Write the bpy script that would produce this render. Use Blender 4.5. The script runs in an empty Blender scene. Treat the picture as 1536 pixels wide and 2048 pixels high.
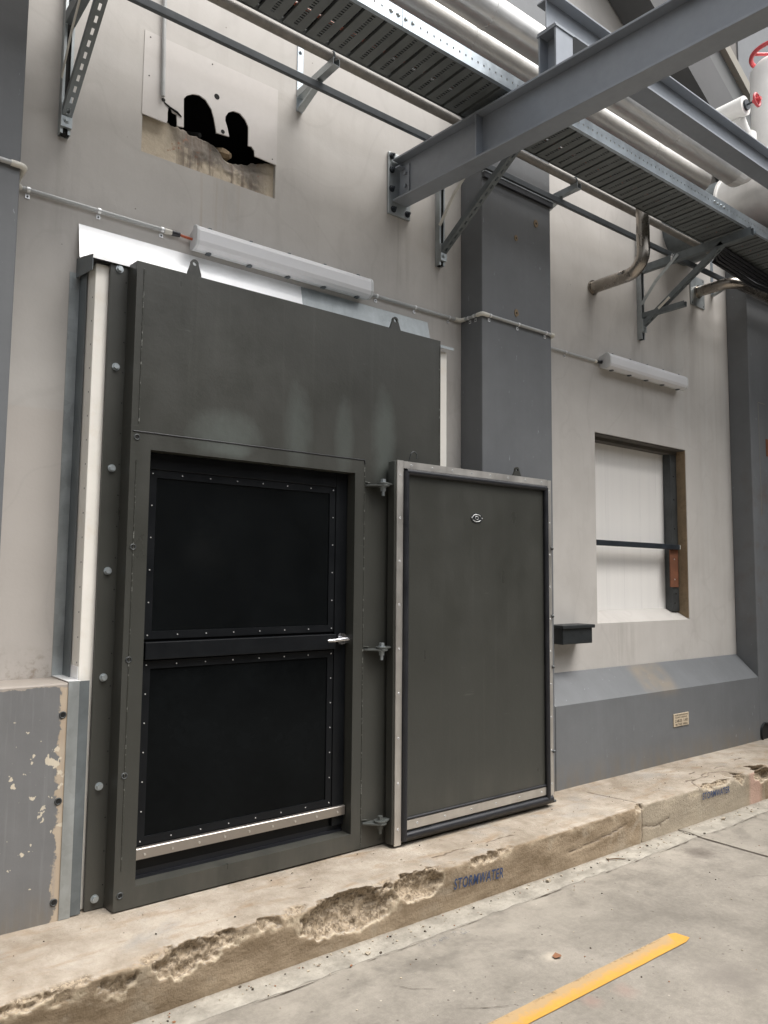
import bpy, math, random
from mathutils import Vector, Matrix, noise
random.seed(7)
SC = bpy.context.scene
COL = SC.collection
V = Vector
OFF = {}

# ------------------------------------------------------------------ materials
class NT:
    def __init__(s, name):
        s.m = bpy.data.materials.new(name); s.m.use_nodes = True
        s.t = s.m.node_tree; s.t.nodes.clear()
        s.out = s.n('ShaderNodeOutputMaterial'); s.b = s.n('ShaderNodeBsdfPrincipled')
        s.l(s.b.outputs[0], s.out.inputs[0]); s._pos = None
    def n(s, ty, **k):
        q = s.t.nodes.new(ty)
        for a, v in k.items(): setattr(q, a, v)
        return q
    def l(s, a, b): s.t.links.new(a, b)
    def pos(s, obj=False):
        if obj: return s.n('ShaderNodeTexCoord').outputs['Object']
        if s._pos is None: s._pos = s.n('ShaderNodeNewGeometry').outputs['Position']
        return s._pos
    def scaled(s, v, sc, off=(0, 0, 0)):
        q = s.n('ShaderNodeMapping'); q.inputs['Scale'].default_value = sc; q.inputs['Location'].default_value = off
        s.l(v, q.inputs[0]); return q.outputs[0]
    def noise(s, v, scale, detail=4, rough=.55, dist=0):
        q = s.n('ShaderNodeTexNoise'); q.inputs['Scale'].default_value = scale; q.inputs['Detail'].default_value = detail
        q.inputs['Roughness'].default_value = rough; q.inputs['Distortion'].default_value = dist
        s.l(v, q.inputs['Vector']); return q.outputs['Fac']
    def voro(s, v, scale, out='Distance', feat='F1'):
        q = s.n('ShaderNodeTexVoronoi', feature=feat); q.inputs['Scale'].default_value = scale
        s.l(v, q.inputs['Vector']); return q.outputs[out]
    def ramp(s, f, a, b, va=0., vb=1.):
        q = s.n('ShaderNodeMapRange', clamp=True)
        for i, x in zip((1, 2, 3, 4), (a, b, va, vb)): q.inputs[i].default_value = x
        s.l(f, q.inputs[0]); return q.outputs[0]
    def math(s, op, a, b=None):
        q = s.n('ShaderNodeMath', operation=op)
        for i, x in enumerate((a, b)):
            if x is None: continue
            if isinstance(x, (int, float)): q.inputs[i].default_value = x
            else: s.l(x, q.inputs[i])
        return q.outputs[0]
    def mix(s, f, a, b, blend='MIX'):
        q = s.n('ShaderNodeMix', data_type='RGBA', blend_type=blend, clamp_factor=True)
        for i, x in ((0, f), (6, a), (7, b)):
            if isinstance(x, (int, float)): q.inputs[i].default_value = x
            elif isinstance(x, tuple): q.inputs[i].default_value = x if len(x) == 4 else x + (1,)
            else: s.l(x, q.inputs[i])
        return q.outputs[2]
    def sep(s, v):
        q = s.n('ShaderNodeSeparateXYZ'); s.l(v, q.inputs[0]); return q.outputs
    def color(s, c):
        if isinstance(c, tuple): s.b.inputs['Base Color'].default_value = c if len(c) == 4 else c + (1,)
        else: s.l(c, s.b.inputs['Base Color'])
    def setv(s, name, v):
        if isinstance(v, (int, float)): s.b.inputs[name].default_value = v
        else: s.l(v, s.b.inputs[name])
    def bump(s, h, strength=.2, dist=.01):
        q = s.n('ShaderNodeBump'); q.inputs['Strength'].default_value = strength; q.inputs['Distance'].default_value = dist
        s.l(h, q.inputs['Height']); s.l(q.outputs[0], s.b.inputs['Normal'])
    def box_mask(s, x0, x1, z0, z1, soft=.03, axes=(0, 2)):
        xyz = s.sep(s.pos()); a, b = xyz[axes[0]], xyz[axes[1]]
        m = s.math('MULTIPLY', s.ramp(a, x0 - soft, x0 + soft), s.ramp(a, x1 - soft, x1 + soft, 1, 0))
        return s.math('MULTIPLY', m, s.math('MULTIPLY', s.ramp(b, z0 - soft, z0 + soft), s.ramp(b, z1 - soft, z1 + soft, 1, 0)))

def simple(name, c, rough=.5, metal=0., var=.25, scale=6., bump=.05, obj=False, spec=None, grime=None):
    t = NT(name); p = t.pos(obj)
    n1 = t.noise(p, scale, 6, .6); n2 = t.noise(p, scale * 9, 4, .6)
    f = t.math('ADD', t.math('MULTIPLY', n1, .7), t.math('MULTIPLY', n2, .3))
    lo = tuple(x * (1 - var) for x in c); hi = tuple(min(1, x * (1 + var)) for x in c)
    col = t.mix(t.ramp(f, .3, .7), lo, hi)
    if grime:
        g = t.ramp(t.noise(p, scale * 2.3, 8, .7), .52, .72)
        col = t.mix(t.math('MULTIPLY', g, grime[1]), col, grime[0])
    t.color(col); t.setv('Metallic', metal)
    t.setv('Roughness', t.ramp(n1, .3, .7, max(.05, rough - .1), min(1, rough + .1)))
    if spec is not None: t.setv('Specular IOR Level', spec)
    if bump: t.bump(n2, bump, .004)
    return t.m

M = {}
def mk_wall():
    t = NT('beige_wall_paint'); p = t.pos()
    big = t.noise(p, .9, 4, .5); mid = t.noise(p, 5, 6, .6); fine = t.noise(p, 70, 4, .6)
    streak = t.noise(t.scaled(p, (5, 1, .22)), 2.2, 5, .6)
    f = t.math('ADD', t.math('MULTIPLY', big, .5), t.math('MULTIPLY', mid, .5))
    col = t.mix(t.ramp(f, .35, .65), (.448, .428, .404), (.515, .495, .470))
    col = t.mix(t.math('MULTIPLY', t.ramp(streak, .52, .72), .18), col, (.36, .335, .31))
    # lighter repaint patches with an edge
    xyz = t.sep(p)
    low = t.box_mask(.6, 1.0, 1.1, 2.33, .006)
    col = t.mix(t.math('MULTIPLY', low, .55), col, (.47, .43, .395))
    rs = t.box_mask(5.6, 6.75, 2.75, 3.9, .12)
    wet = t.ramp(t.noise(t.scaled(p, (7, 1, .12)), 1.6, 3, .5), .48, .6)
    col = t.mix(t.math('MULTIPLY', t.math('MULTIPLY', rs, wet), .5), col, (.53, .52, .50))
    rs2 = t.box_mask(6.1, 6.8, 1.0, 3.6, .15)
    col = t.mix(t.math('MULTIPLY', t.math('MULTIPLY', rs2, t.ramp(t.noise(t.scaled(p, (10, 1, .1)), 1.9, 3, .5), .45, .65)), .3), col, (.51, .505, .485))
    # brown drips below the broken patch
    dm = t.box_mask(1.50, 1.86, 3.30, 3.66, .05)
    dr = t.ramp(t.noise(t.scaled(p, (26, 1, .9)), 1.0, 3, .5), .52, .66)
    col = t.mix(t.math('MULTIPLY', t.math('MULTIPLY', dm, dr), .35), col, (.36, .27, .18))
    edge = t.ramp(t.math('ABSOLUTE', t.math('SUBTRACT', t.noise(t.scaled(p, (1, 1, .8)), 1.7, 2, .4, .6), .5)), .004, .012, 1, 0)
    col = t.mix(t.math('MULTIPLY', edge, .10), col, (.30, .28, .26))
    smut = t.math('MULTIPLY', t.ramp(t.noise(t.scaled(p, (2.5, 1, .9)), 2.1, 6, .65, .5), .55, .72), .22)
    col = t.mix(smut, col, (.33, .31, .295))
    for (x0, x1, z0, z1) in ((.86, .95, 3.1, 3.6), (3.16, 3.25, 3.1, 3.6), (5.36, 5.46, 3.0, 3.56), (4.74, 4.88, 3.45, 3.82), (2.78, 2.96, 3.4, 3.82), (5.0, 5.3, 1.0, 1.29)):
        run_ = t.ramp(t.noise(t.scaled(p, (24, 1, .8)), 1.3, 4, .6), .42, .62)
        col = t.mix(t.math('MULTIPLY', t.math('MULTIPLY', t.box_mask(x0, x1, z0, z1, .07), run_), .30), col, (.27, .25, .225))
    # specks
    sp = t.ramp(t.voro(t.scaled(p, (1, .2, 1)), 7), .012, .03, 1, 0)
    col = t.mix(t.math('MULTIPLY', sp, t.ramp(mid, .5, .55)), col, (.14, .12, .10))
    gr = t.math('MULTIPLY', t.box_mask(.5, 1.0, 1.1, 1.26, .05), t.ramp(t.noise(p, 22, 6, .7), .5, .7))
    col = t.mix(t.math('MULTIPLY', gr, .7), col, (.2, .15, .10))
    t.color(col); t.setv('Roughness', t.ramp(mid, .3, .7, .5, .7)); t.setv('Specular IOR Level', .35)
    tro = t.noise(t.scaled(p, (1, 1, 2.2)), 2.6, 3, .5, 1.2)
    t.bump(t.math('ADD', t.math('ADD', t.math('MULTIPLY', fine, .25), mid), t.math('MULTIPLY', tro, .7)), .22, .006)
    M['wall'] = t.m
mk_wall()

def mk_grey(name, c, chips=False):
    t = NT(name); p = t.pos()
    big = t.noise(p, 1.4, 5, .55); mid = t.noise(p, 7, 6, .65); fine = t.noise(p, 60, 4, .6)
    st = t.noise(t.scaled(p, (6, 2, .35)), 2.5, 6, .65)
    col = t.mix(t.ramp(t.math('ADD', t.math('MULTIPLY', big, .6), t.math('MULTIPLY', mid, .4)), .35, .65), tuple(x * .88 for x in c), tuple(x * 1.1 for x in c))
    col = t.mix(t.math('MULTIPLY', t.ramp(st, .5, .75), .18), col, tuple(x * 1.4 for x in c))
    xyz = t.sep(p)
    foot = t.math('MULTIPLY', t.ramp(xyz[2], .24, .42, 1, 0), t.ramp(t.noise(t.scaled(p, (3, 1, 1)), 5, 7, .7), .35, .65))
    col = t.mix(t.math('MULTIPLY', foot, .65), col, (.17, .14, .10))
    if chips:
        w = t.noise(p, 16, 6, .7)
        edge = t.math('ADD', xyz[0], t.math('MULTIPLY', t.math('SUBTRACT', w, .5), .10))
        bare = t.math('MAXIMUM', t.ramp(edge, .934, .94), t.ramp(t.math('ADD', xyz[2], t.math('MULTIPLY', t.math('SUBTRACT', w, .5), .06)), 1.152, 1.156))
        col = t.mix(bare, col, t.mix(t.noise(p, 9, 5), (.34, .255, .18), (.47, .405, .32)))
        zone = t.math('MULTIPLY', t.ramp(xyz[0], .66, .86), t.math('MULTIPLY', t.ramp(xyz[2], .36, .5), t.ramp(xyz[2], .92, 1.05, 1, 0)))
        pk = t.math('ADD', t.noise(p, 24, 3, .55), t.math('MULTIPLY', zone, .105))
        topb = t.ramp(t.math('ADD', xyz[2], t.math('MULTIPLY', t.math('SUBTRACT', w, .5), .06)), 1.152, 1.156)
        col = t.mix(topb, col, t.mix(w, (.26, .225, .195), (.36, .325, .29)))
        ch = t.math('MULTIPLY', t.ramp(pk, .722, .732), t.ramp(zone, .02, .1))
        col = t.mix(ch, col, (.56, .50, .40))
        brush = t.noise(t.scaled(p, (30, 2, 1.6)), 2, 5, .6)
        col = t.mix(t.math('MULTIPLY', t.ramp(brush, .55, .72), .35), col, tuple(x * 1.5 for x in c))
    else:
        st2 = t.box_mask(5.15, 5.55, .76, .98, .05)
        col = t.mix(t.math('MULTIPLY', t.math('MULTIPLY', st2, t.ramp(t.noise(p, 6, 4), .3, .6)), .5), col, (.25, .20, .135))
        sc = t.ramp(t.noise(t.scaled(p, (30, 30, 7)), 1.7, 3, .6), .71, .73)
        col = t.mix(t.math('MULTIPLY', sc, .7), col, tuple(min(1, x * 2.2) for x in c))
        rp = t.box_mask(6.86, 7.2, 1.2, 2.6, .2)
        col = t.mix(t.math('MULTIPLY', t.math('MULTIPLY', rp, t.ramp(t.noise(p, 8, 6), .5, .7)), .5), col, (.10, .06, .035))
    t.color(col); t.setv('Roughness', .48); t.bump(t.math('ADD', mid, t.math('MULTIPLY', fine, .3)), .18, .005)
    return t.m
M['grey'] = mk_grey('grey_wall_paint', (.132, .139, .147))
M['grey_chip'] = mk_grey('chipped_grey_paint', (.155, .157, .160), True)

def mk_door():
    t = NT('olive_black_paint'); p = t.pos()
    mid = t.noise(p, 3, 5, .6); fine = t.noise(p, 90, 3, .6)
    c = (.042, .0428, .0378)
    col = t.mix(t.ramp(mid, .3, .7), tuple(x * .93 for x in c), tuple(x * 1.07 for x in c))
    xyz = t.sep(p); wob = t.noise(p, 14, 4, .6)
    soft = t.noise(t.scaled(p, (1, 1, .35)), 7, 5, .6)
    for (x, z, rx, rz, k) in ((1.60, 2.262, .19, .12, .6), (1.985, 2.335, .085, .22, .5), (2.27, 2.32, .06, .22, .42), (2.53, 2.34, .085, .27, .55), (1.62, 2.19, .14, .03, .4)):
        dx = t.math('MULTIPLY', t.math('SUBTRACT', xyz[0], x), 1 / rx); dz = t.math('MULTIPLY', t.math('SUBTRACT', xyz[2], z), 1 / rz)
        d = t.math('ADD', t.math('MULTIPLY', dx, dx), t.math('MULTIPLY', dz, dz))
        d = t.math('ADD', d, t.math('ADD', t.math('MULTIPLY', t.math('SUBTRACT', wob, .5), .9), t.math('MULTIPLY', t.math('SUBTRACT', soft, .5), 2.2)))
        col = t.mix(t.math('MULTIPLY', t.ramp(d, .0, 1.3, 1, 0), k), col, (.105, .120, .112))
    scr = t.ramp(t.noise(t.scaled(p, (2, 2, 40)), 1.5, 3, .6), .70, .72)
    col = t.mix(t.math('MULTIPLY', t.math('MULTIPLY', scr, t.ramp(wob, .5, .6)), .3), col, (.11, .115, .105))
    dust = t.math('MULTIPLY', t.ramp(xyz[2], .24, .6, 1, 0), t.ramp(soft, .35, .7))
    col = t.mix(t.math('MULTIPLY', dust, .35), col, (.13, .12, .10))
    run = t.ramp(t.noise(t.scaled(p, (16, 1, .35)), 2, 4, .55), .56, .72)
    col = t.mix(t.math('MULTIPLY', run, .10), col, (.10, .105, .092))
    t.color(col); t.setv('Roughness', t.ramp(t.math('ADD', t.math('MULTIPLY', soft, .6), t.math('MULTIPLY', mid, .4)), .35, .65, .26, .48)); t.setv('Specular IOR Level', .45)
    t.bump(t.math('ADD', fine, t.math('MULTIPLY', mid, 9)), .10, .003)
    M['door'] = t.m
mk_door()

def mk_galv(name, c, rough, metal, sc=30, var=.3):
    t = NT(name); p = t.pos()
    sp = t.voro(p, sc, 'Color'); g = t.n('ShaderNodeRGBToBW'); t.l(sp, g.inputs[0])
    n = t.noise(p, 4, 6, .65); st = t.noise(t.scaled(p, (6, 6, .8)), 3, 5, .6)
    f = t.math('ADD', t.math('MULTIPLY', g.outputs[0], .10), t.math('ADD', t.math('MULTIPLY', n, .55), t.math('MULTIPLY', st, .35)))
    col = t.mix(t.ramp(f, .3, .7), tuple(x * (1 - var) for x in c), tuple(min(1, x * (1 + var)) for x in c))
    t.color(col); t.setv('Metallic', metal); t.setv('Roughness', t.ramp(f, .3, .7, rough - .1, rough + .12)); t.bump(n, .06, .004)
    return t.m
M['galv'] = mk_galv('galvanised_steel', (.40, .43, .44), .42, .75)
M['galv_bright'] = mk_galv('bright_galvanised_sheet', (.90, .905, .91), .42, .55, 40, .06)
M['galv_dark'] = mk_galv('weathered_galvanised_steel', (.155, .175, .185), .5, .55)
M['beam'] = simple('grey_beam_paint', (.25, .272, .305), .42, .25, .14, 2.5, .04, grime=((.30, .32, .34), .3))
M['channel'] = mk_galv('dark_channel_steel', (.062, .07, .077), .5, .35, 14, .35)
M['tray'] = mk_galv('cable_tray_steel', (.135, .147, .147), .5, .35, 18, .25)
M['rail'] = mk_galv('tray_rail_steel', (.44, .49, .53), .36, .8, 25, .18)
M['stainless'] = mk_galv('brown_stainless_pipe', (.34, .31, .275), .26, .95, 5, .3)
M['cladding'] = mk_galv('pipe_cladding_sheet', (.76, .755, .74), .38, .55, 2.2, .12)
M['pale_pipe'] = simple('pale_pipe_cladding', (.80, .79, .77), .5, 0, .06)
M['pipe_paint'] = simple('worn_pipe_paint', (.215, .20, .18), .5, .2, .3, 20, .1)
M['white'] = simple('cream_white_panel', (.80, .775, .72), .42, 0, .05, 3, .03, grime=((.62, .5, .34), .25))
M['infill'] = None
def mk_infill():
    t = NT('white_infill_board'); p = t.pos()
    st = t.noise(t.scaled(p, (9, 1, .18)), 2, 5, .6); xyz = t.sep(p)
    col = t.mix(t.ramp(st, .4, .7), (.80, .785, .76), (.765, .75, .73))
    w = t.math('FRACT', t.math('MULTIPLY', t.math('SUBTRACT', xyz[0], 5.03), 1 / .235))
    ln = t.ramp(t.math('ABSOLUTE', t.math('SUBTRACT', w, .5)), .006, .012, 1, 0)
    ln = t.math('MULTIPLY', ln, t.ramp(t.noise(t.scaled(p, (3, 1, 2)), 2, 3), .4, .6))
    col = t.mix(t.math('MULTIPLY', ln, .45), col, (.48, .46, .46))
    t.color(col); t.setv('Roughness', .5); t.bump(st, .05, .004); M['infill'] = t.m
mk_infill()
M['diffuser'] = simple('white_light_diffuser', (.70, .705, .725), .32, 0, .03, 2, 0, obj=True)
M['fixture_base'] = simple('pale_grey_plastic', (.60, .61, .62), .4, 0, .05, 3, 0, obj=True)
M['conduit'] = simple('grey_conduit_plastic', (.40, .41, .41), .38, 0, .12, 12, .02)
M['elbow'] = simple('aged_white_plastic', (.62, .60, .54), .4, 0, .12, 20, .02)
M['saddle'] = simple('zinc_saddle', (.72, .73, .74), .4, .6, .1, 30, 0, obj=True)
M['black'] = simple('black_rubber', (.012, .013, .017), .42, 0, .25, 12, .03)
M['screen'] = simple('dark_tinted_panel', (.0042, .005, .0055), .22, 0, .4, 3, .003, spec=.06)
M['screen_gloss'] = simple('glossy_dark_panel', (.0042, .005, .0055), .035, 0, .4, 3, .002, spec=.5)
M['screen_frame'] = simple('black_powder_coat', (.0075, .0085, .010), .38, 0, .15, 8, .02, spec=.16)
M['alu'] = mk_galv('aluminium_strip', (.58, .56, .53), .40, .85, 8, .2)
M['kick'] = simple('polished_kick_strip', (.36, .335, .31), .38, .85, .06, 3, 0)
M['chrome'] = simple('satin_chrome', (.55, .55, .57), .25, 1, .05, 20, 0, obj=True)
M['zinc'] = simple('zinc_bolt', (.42, .46, .48), .36, .7, .15, 40, 0, obj=True)
M['bolt_paint'] = simple('painted_bolt', (.085, .092, .088), .42, .2, .2, 40, 0, obj=True)
M['weld'] = None
def mk_weld():
    t = NT('weld_bead'); p = t.pos()
    n = t.noise(t.scaled(p, (1, 1, 1)), 55, 3, .6)
    t.color(t.mix(t.ramp(n, .56, .66), (.039, .0405, .0345), (.20, .205, .19))); t.setv('Roughness', .4); t.bump(n, .6, .004); M['weld'] = t.m
mk_weld()
M['void'] = simple('void_black', (.006, .006, .006), .9, 0, .2, 5, 0)  # near-black painted in for the shade inside holes, slots and the cavity
M['sheet'] = simple('painted_cement_sheet', (.54, .515, .495), .6, 0, .06, 4, .06)
def mk_masonry():
    t = NT('broken_masonry'); p = t.pos(); xyz = t.sep(p)
    n = t.noise(p, 5, 7, .65); f = t.noise(p, 30, 6, .7)
    col = t.mix(t.ramp(f, .3, .7), (.50, .425, .325), (.58, .51, .405))
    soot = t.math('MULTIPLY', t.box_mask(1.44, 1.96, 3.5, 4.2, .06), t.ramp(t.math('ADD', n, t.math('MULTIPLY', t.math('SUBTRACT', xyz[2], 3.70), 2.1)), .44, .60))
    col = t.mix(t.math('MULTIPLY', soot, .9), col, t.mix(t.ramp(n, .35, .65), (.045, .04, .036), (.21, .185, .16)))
    dr = t.ramp(t.noise(t.scaled(p, (22, 1, 2)), 1.2, 4, .6), .5, .62)
    col = t.mix(t.math('MULTIPLY', t.math('MULTIPLY', dr, t.box_mask(1.46, 1.93, 3.6, 4.0, .05)), .8), col, (.13, .10, .08))
    br = t.math('MAXIMUM', t.ramp(t.noise(p, 17, 5, .6), .64, .70), t.math('MULTIPLY', t.ramp(t.math('ADD', xyz[2], t.math('MULTIPLY', t.noise(p, 25, 5), .05)), 3.684, 3.690, 1, 0), t.ramp(t.noise(p, 13, 4), .45, .55)))
    col = t.mix(t.math('MULTIPLY', br, .7), col, (.26, .10, .05))
    t.color(col); t.setv('Roughness', .9); t.bump(t.math('ADD', f, n), .35, .01); M['masonry'] = t.m
mk_masonry()
M['timber'] = simple('weathered_dark_timber', (.075, .068, .058), .8, 0, .4, 9, .3)
M['jamb'] = simple('bare_render_jamb', (.25, .185, .115), .85, 0, .25, 6, .3, grime=((.12, .08, .045), .6))
M['rust'] = simple('rust_brown_plate', (.17, .065, .032), .75, .1, .3, 12, .2, grime=((.07, .04, .03), .6))
M['steel_post'] = simple('mill_steel', (.065, .07, .072), .5, .4, .35, 8, .15)
M['dark_tube'] = simple('dark_steel_tube', (.035, .042, .052), .42, .4, .4, 14, .1)
M['box_paint'] = simple('black_box_paint', (.012, .015, .017), .5, 0, .3, 20, .05)
M['plaque'] = simple('cream_enamel', (.50, .42, .31), .5, 0, .12, 30, .05)
M['letter'] = simple('dark_lettering', (.03, .025, .025), .6, 0, .1, 10, 0)
M['red'] = simple('red_paint', (.55, .07, .08), .4, 0, .15, 10, 0)
M['orange'] = simple('orange_cable', (.42, .085, .03), .5, 0, .1, 10, 0)
M['far_dark'] = simple('dark_grey_render', (.068, .069, .071), .7, 0, .08, 1.5, .03)
M['far_grey'] = simple('mid_grey_render', (.125, .13, .13), .7, 0, .08, 1.5, .03)
M['far_cream'] = simple('cream_render', (.26, .245, .21), .7, 0, .08, 1.5, .03)
M['far_brown'] = simple('warm_grey_render', (.14, .13, .12), .7, 0, .08, 1.5, .03)
M['opposite'] = simple('opposite_brick', (.07, .066, .062), .8, 0, .25, 2, .05)
M['twig'] = simple('dry_twig', (.10, .06, .03), .8, 0, .3, 30, .1)
M['leaf'] = simple('dead_leaf', (.22, .10, .05), .8, 0, .3, 60, .1)
M['grit'] = simple('concrete_crumb', (.36, .31, .24), .9, 0, .5, 60, .1)

def mk_road():
    t = NT('worn_concrete_slab'); p = t.pos(); xyz = t.sep(p)
    big = t.noise(p, .8, 5, .55, .3); mid = t.noise(p, 3.4, 7, .65, .4); fine = t.noise(p, 38, 6, .7); gr = t.noise(p, 160, 3, .6)
    f = t.math('ADD', t.math('MULTIPLY', big, .36), t.math('ADD', t.math('MULTIPLY', mid, .36), t.math('MULTIPLY', fine, .28)))
    col = t.mix(t.ramp(f, .40, .60), (.150, .137, .117), (.275, .251, .216))
    col = t.mix(t.math('MULTIPLY', t.ramp(gr, .40, .62), .32), col, (.155, .14, .12))
    # paler wash next to the gutter
    wash = t.math('MULTIPLY', t.ramp(xyz[1], 2.25, 2.7), t.ramp(mid, .4, .6))
    col = t.mix(t.math('MULTIPLY', wash, .5), col, (.35, .32, .272))
    blot = t.ramp(t.noise(p, 2.2, 5, .6, .5), .60, .72)
    col = t.mix(t.math('MULTIPLY', blot, .75), col, (.118, .108, .093))
    tyre = t.ramp(t.noise(t.scaled(p, (.35, 4, 1)), 1.6, 5, .6), .56, .7)
    col = t.mix(t.math('MULTIPLY', tyre, .35), col, (.15, .135, .115))
    pits = t.math('MULTIPLY', t.ramp(t.voro(p, 19), .06, .13, 1, 0), t.ramp(t.noise(p, 5, 3), .48, .54))
    col = t.mix(t.math('MULTIPLY', pits, .8), col, (.10, .085, .07))
    pale = t.math('MULTIPLY', t.ramp(t.voro(t.scaled(p, (1, 1, 1), (3, 5, 0)), 11), .03, .06, 1, 0), t.ramp(t.noise(p, 4, 3), .5, .56))
    col = t.mix(t.math('MULTIPLY', pale, .6), col, (.55, .5, .42))
    for (x, y, r, c, k) in ((4.397, 2.54, .10, (.085, .07, .06), .75), (3.15, 1.70, .16, (.14, .125, .11), .6), (2.55, 1.93, .05, (.28, .17, .14), .4), (2.72, 1.90, .06, (.27, .17, .14), .35), (4.9, 2.05, .12, (.22, .13, .11), .6), (3.9, 1.75, .14, (.16, .145, .125), .6), (2.7, 2.25, .05, (.45, .40, .33), .6)):
        dx = t.math('SUBTRACT', xyz[0], x); dy = t.math('SUBTRACT', xyz[1], y)
        d = t.math('SQRT', t.math('ADD', t.math('MULTIPLY', dx, dx), t.math('MULTIPLY', dy, dy)))
        d = t.math('ADD', d, t.math('MULTIPLY', t.math('SUBTRACT', t.noise(p, 14, 6, .7), .5), r * 1.6))
        col = t.mix(t.math('MULTIPLY', t.ramp(d, r * .2, r * 1.1, 1, 0), k), col, c)
    t.color(col); t.setv('Roughness', t.ramp(mid, .3, .7, .55, .8)); t.setv('Specular IOR Level', .35)
    t.bump(t.math('ADD', fine, t.math('ADD', t.math('MULTIPLY', gr, .4), t.math('MULTIPLY', pits, -1.5))), .3, .006)
    M['road'] = t.m
mk_road()
def mk_gutter():
    t = NT('pale_gutter_mortar'); p = t.pos()
    mid = t.noise(p, 7, 7, .7); fine = t.noise(p, 60, 5, .7)
    col = t.mix(t.ramp(mid, .35, .65), (.20, .184, .155), (.36, .335, .288))
    col = t.mix(t.math('MULTIPLY', t.ramp(fine, .55, .7), .5), col, (.20, .175, .14))
    xyz = t.sep(p)
    dirt = t.math('MULTIPLY', t.ramp(t.math('ADD', xyz[1], t.math('MULTIPLY', mid, .03)), 2.825, 2.85), t.ramp(fine, .3, .6))
    col = t.mix(t.math('MULTIPLY', dirt, .6), col, (.13, .10, .07))
    t.color(col); t.setv('Roughness', .85); t.bump(t.math('ADD', mid, fine), .5, .008); M['gutter'] = t.m
mk_gutter()
def mk_kerb():
    t = NT('weathered_kerb_concrete'); p = t.pos(); xyz = t.sep(p)
    big = t.noise(p, 1.6, 5, .6); mid = t.noise(p, 7, 7, .68, .3); fine = t.noise(p, 55, 5, .7)
    nrm = t.sep(t.n('ShaderNodeNewGeometry').outputs['True Normal'])
    f = t.math('ADD', t.math('MULTIPLY', big, .5), t.math('MULTIPLY', mid, .5))
    top = t.mix(t.ramp(f, .40, .60), (.235, .195, .150), (.405, .355, .295))
    top = t.mix(t.math('MULTIPLY', t.ramp(t.noise(p, 3.3, 6, .6, .5), .54, .68), .6), top, (.27, .258, .238))
    top = t.mix(t.math('MULTIPLY', t.ramp(t.noise(t.scaled(p, (1, 3, 1)), 4, 6, .65), .54, .68), .65), top, (.255, .178, .11))
    face = t.mix(t.ramp(t.noise(t.scaled(p, (1, 1, 3)), 4, 7, .65), .36, .64), (.20, .148, .095), (.36, .285, .20))
    face = t.mix(t.math('MULTIPLY', t.ramp(t.noise(p, 5, 6, .6, .6), .54, .68), .6), face, (.36, .31, .24))
    face = t.mix(t.math('MULTIPLY', t.ramp(t.noise(t.scaled(p, (.6, 1, 6)), 5, 6, .7), .62, .7), .6), face, (.16, .105, .06))
    grn = t.math('MULTIPLY', t.ramp(xyz[0], 4.22, 4.28), t.ramp(xyz[0], 5.5, 5.7, 1, 0))
    face = t.mix(t.math('MULTIPLY', grn, .55), face, t.mix(mid, (.31, .28, .225), (.41, .375, .305)))
    pk = t.math('MULTIPLY', t.ramp(xyz[0], 5.58, 5.62), t.ramp(xyz[0], 5.74, 5.80, 1, 0))
    face = t.mix(t.math('MULTIPLY', pk, .7), face, (.50, .33, .27))
    up = t.ramp(nrm[2], .35, .75)
    col = t.mix(up, face, top)
    at = t.n('ShaderNodeAttribute', attribute_name='chip').outputs['Fac']
    vc = t.n('ShaderNodeTexVoronoi'); vc.inputs['Scale'].default_value = 105; t.l(p, vc.inputs['Vector'])
    bw = t.n('ShaderNodeRGBToBW'); t.l(vc.outputs['Color'], bw.inputs[0])
    agg = t.mix(t.ramp(bw.outputs[0], .2, .8), (.15, .112, .074), (.40, .325, .235))
    agg = t.mix(t.ramp(t.voro(p, 70), .14, .30, .7, 0), agg, (.10, .078, .055))
    agg = t.mix(t.math('MULTIPLY', t.ramp(t.noise(p, 26, 4, .6), .5, .7), .7), agg, (.36, .285, .195))
    col = t.mix(t.math('MULTIPLY', t.ramp(at, .28, .7), .85), col, agg)
    rim = t.math('MULTIPLY', t.ramp(at, .04, .2), t.ramp(at, .32, .55, 1, 0))
    rim = t.math('MULTIPLY', rim, t.math('MULTIPLY', t.ramp(xyz[2], .19, .225, 1, 0), t.ramp(t.noise(p, 20, 4), .35, .55)))
    col = t.mix(t.math('MULTIPLY', rim, .85), col, (.50, .42, .31))
    crk = t.n('ShaderNodeAttribute', attribute_name='crack').outputs['Fac']
    col = t.mix(t.ramp(crk, .3, .8), col, (.09, .065, .045))
    pits = t.math('MULTIPLY', t.ramp(t.voro(p, 24), .05, .11, 1, 0), t.ramp(t.noise(p, 6, 3), .54, .6))
    col = t.mix(t.math('MULTIPLY', pits, .7), col, (.13, .10, .075))
    t.color(col); t.setv('Roughness', .85); t.setv('Specular IOR Level', .3)
    h = t.math('ADD', fine, t.math('ADD', mid, t.math('MULTIPLY', t.math('MULTIPLY', bw.outputs[0], t.ramp(at, .3, .6)), 1.0)))
    t.bump(t.math('ADD', h, t.math('MULTIPLY', pits, -1.)), .6, .010)
    M['kerb'] = t.m
mk_kerb()
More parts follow.
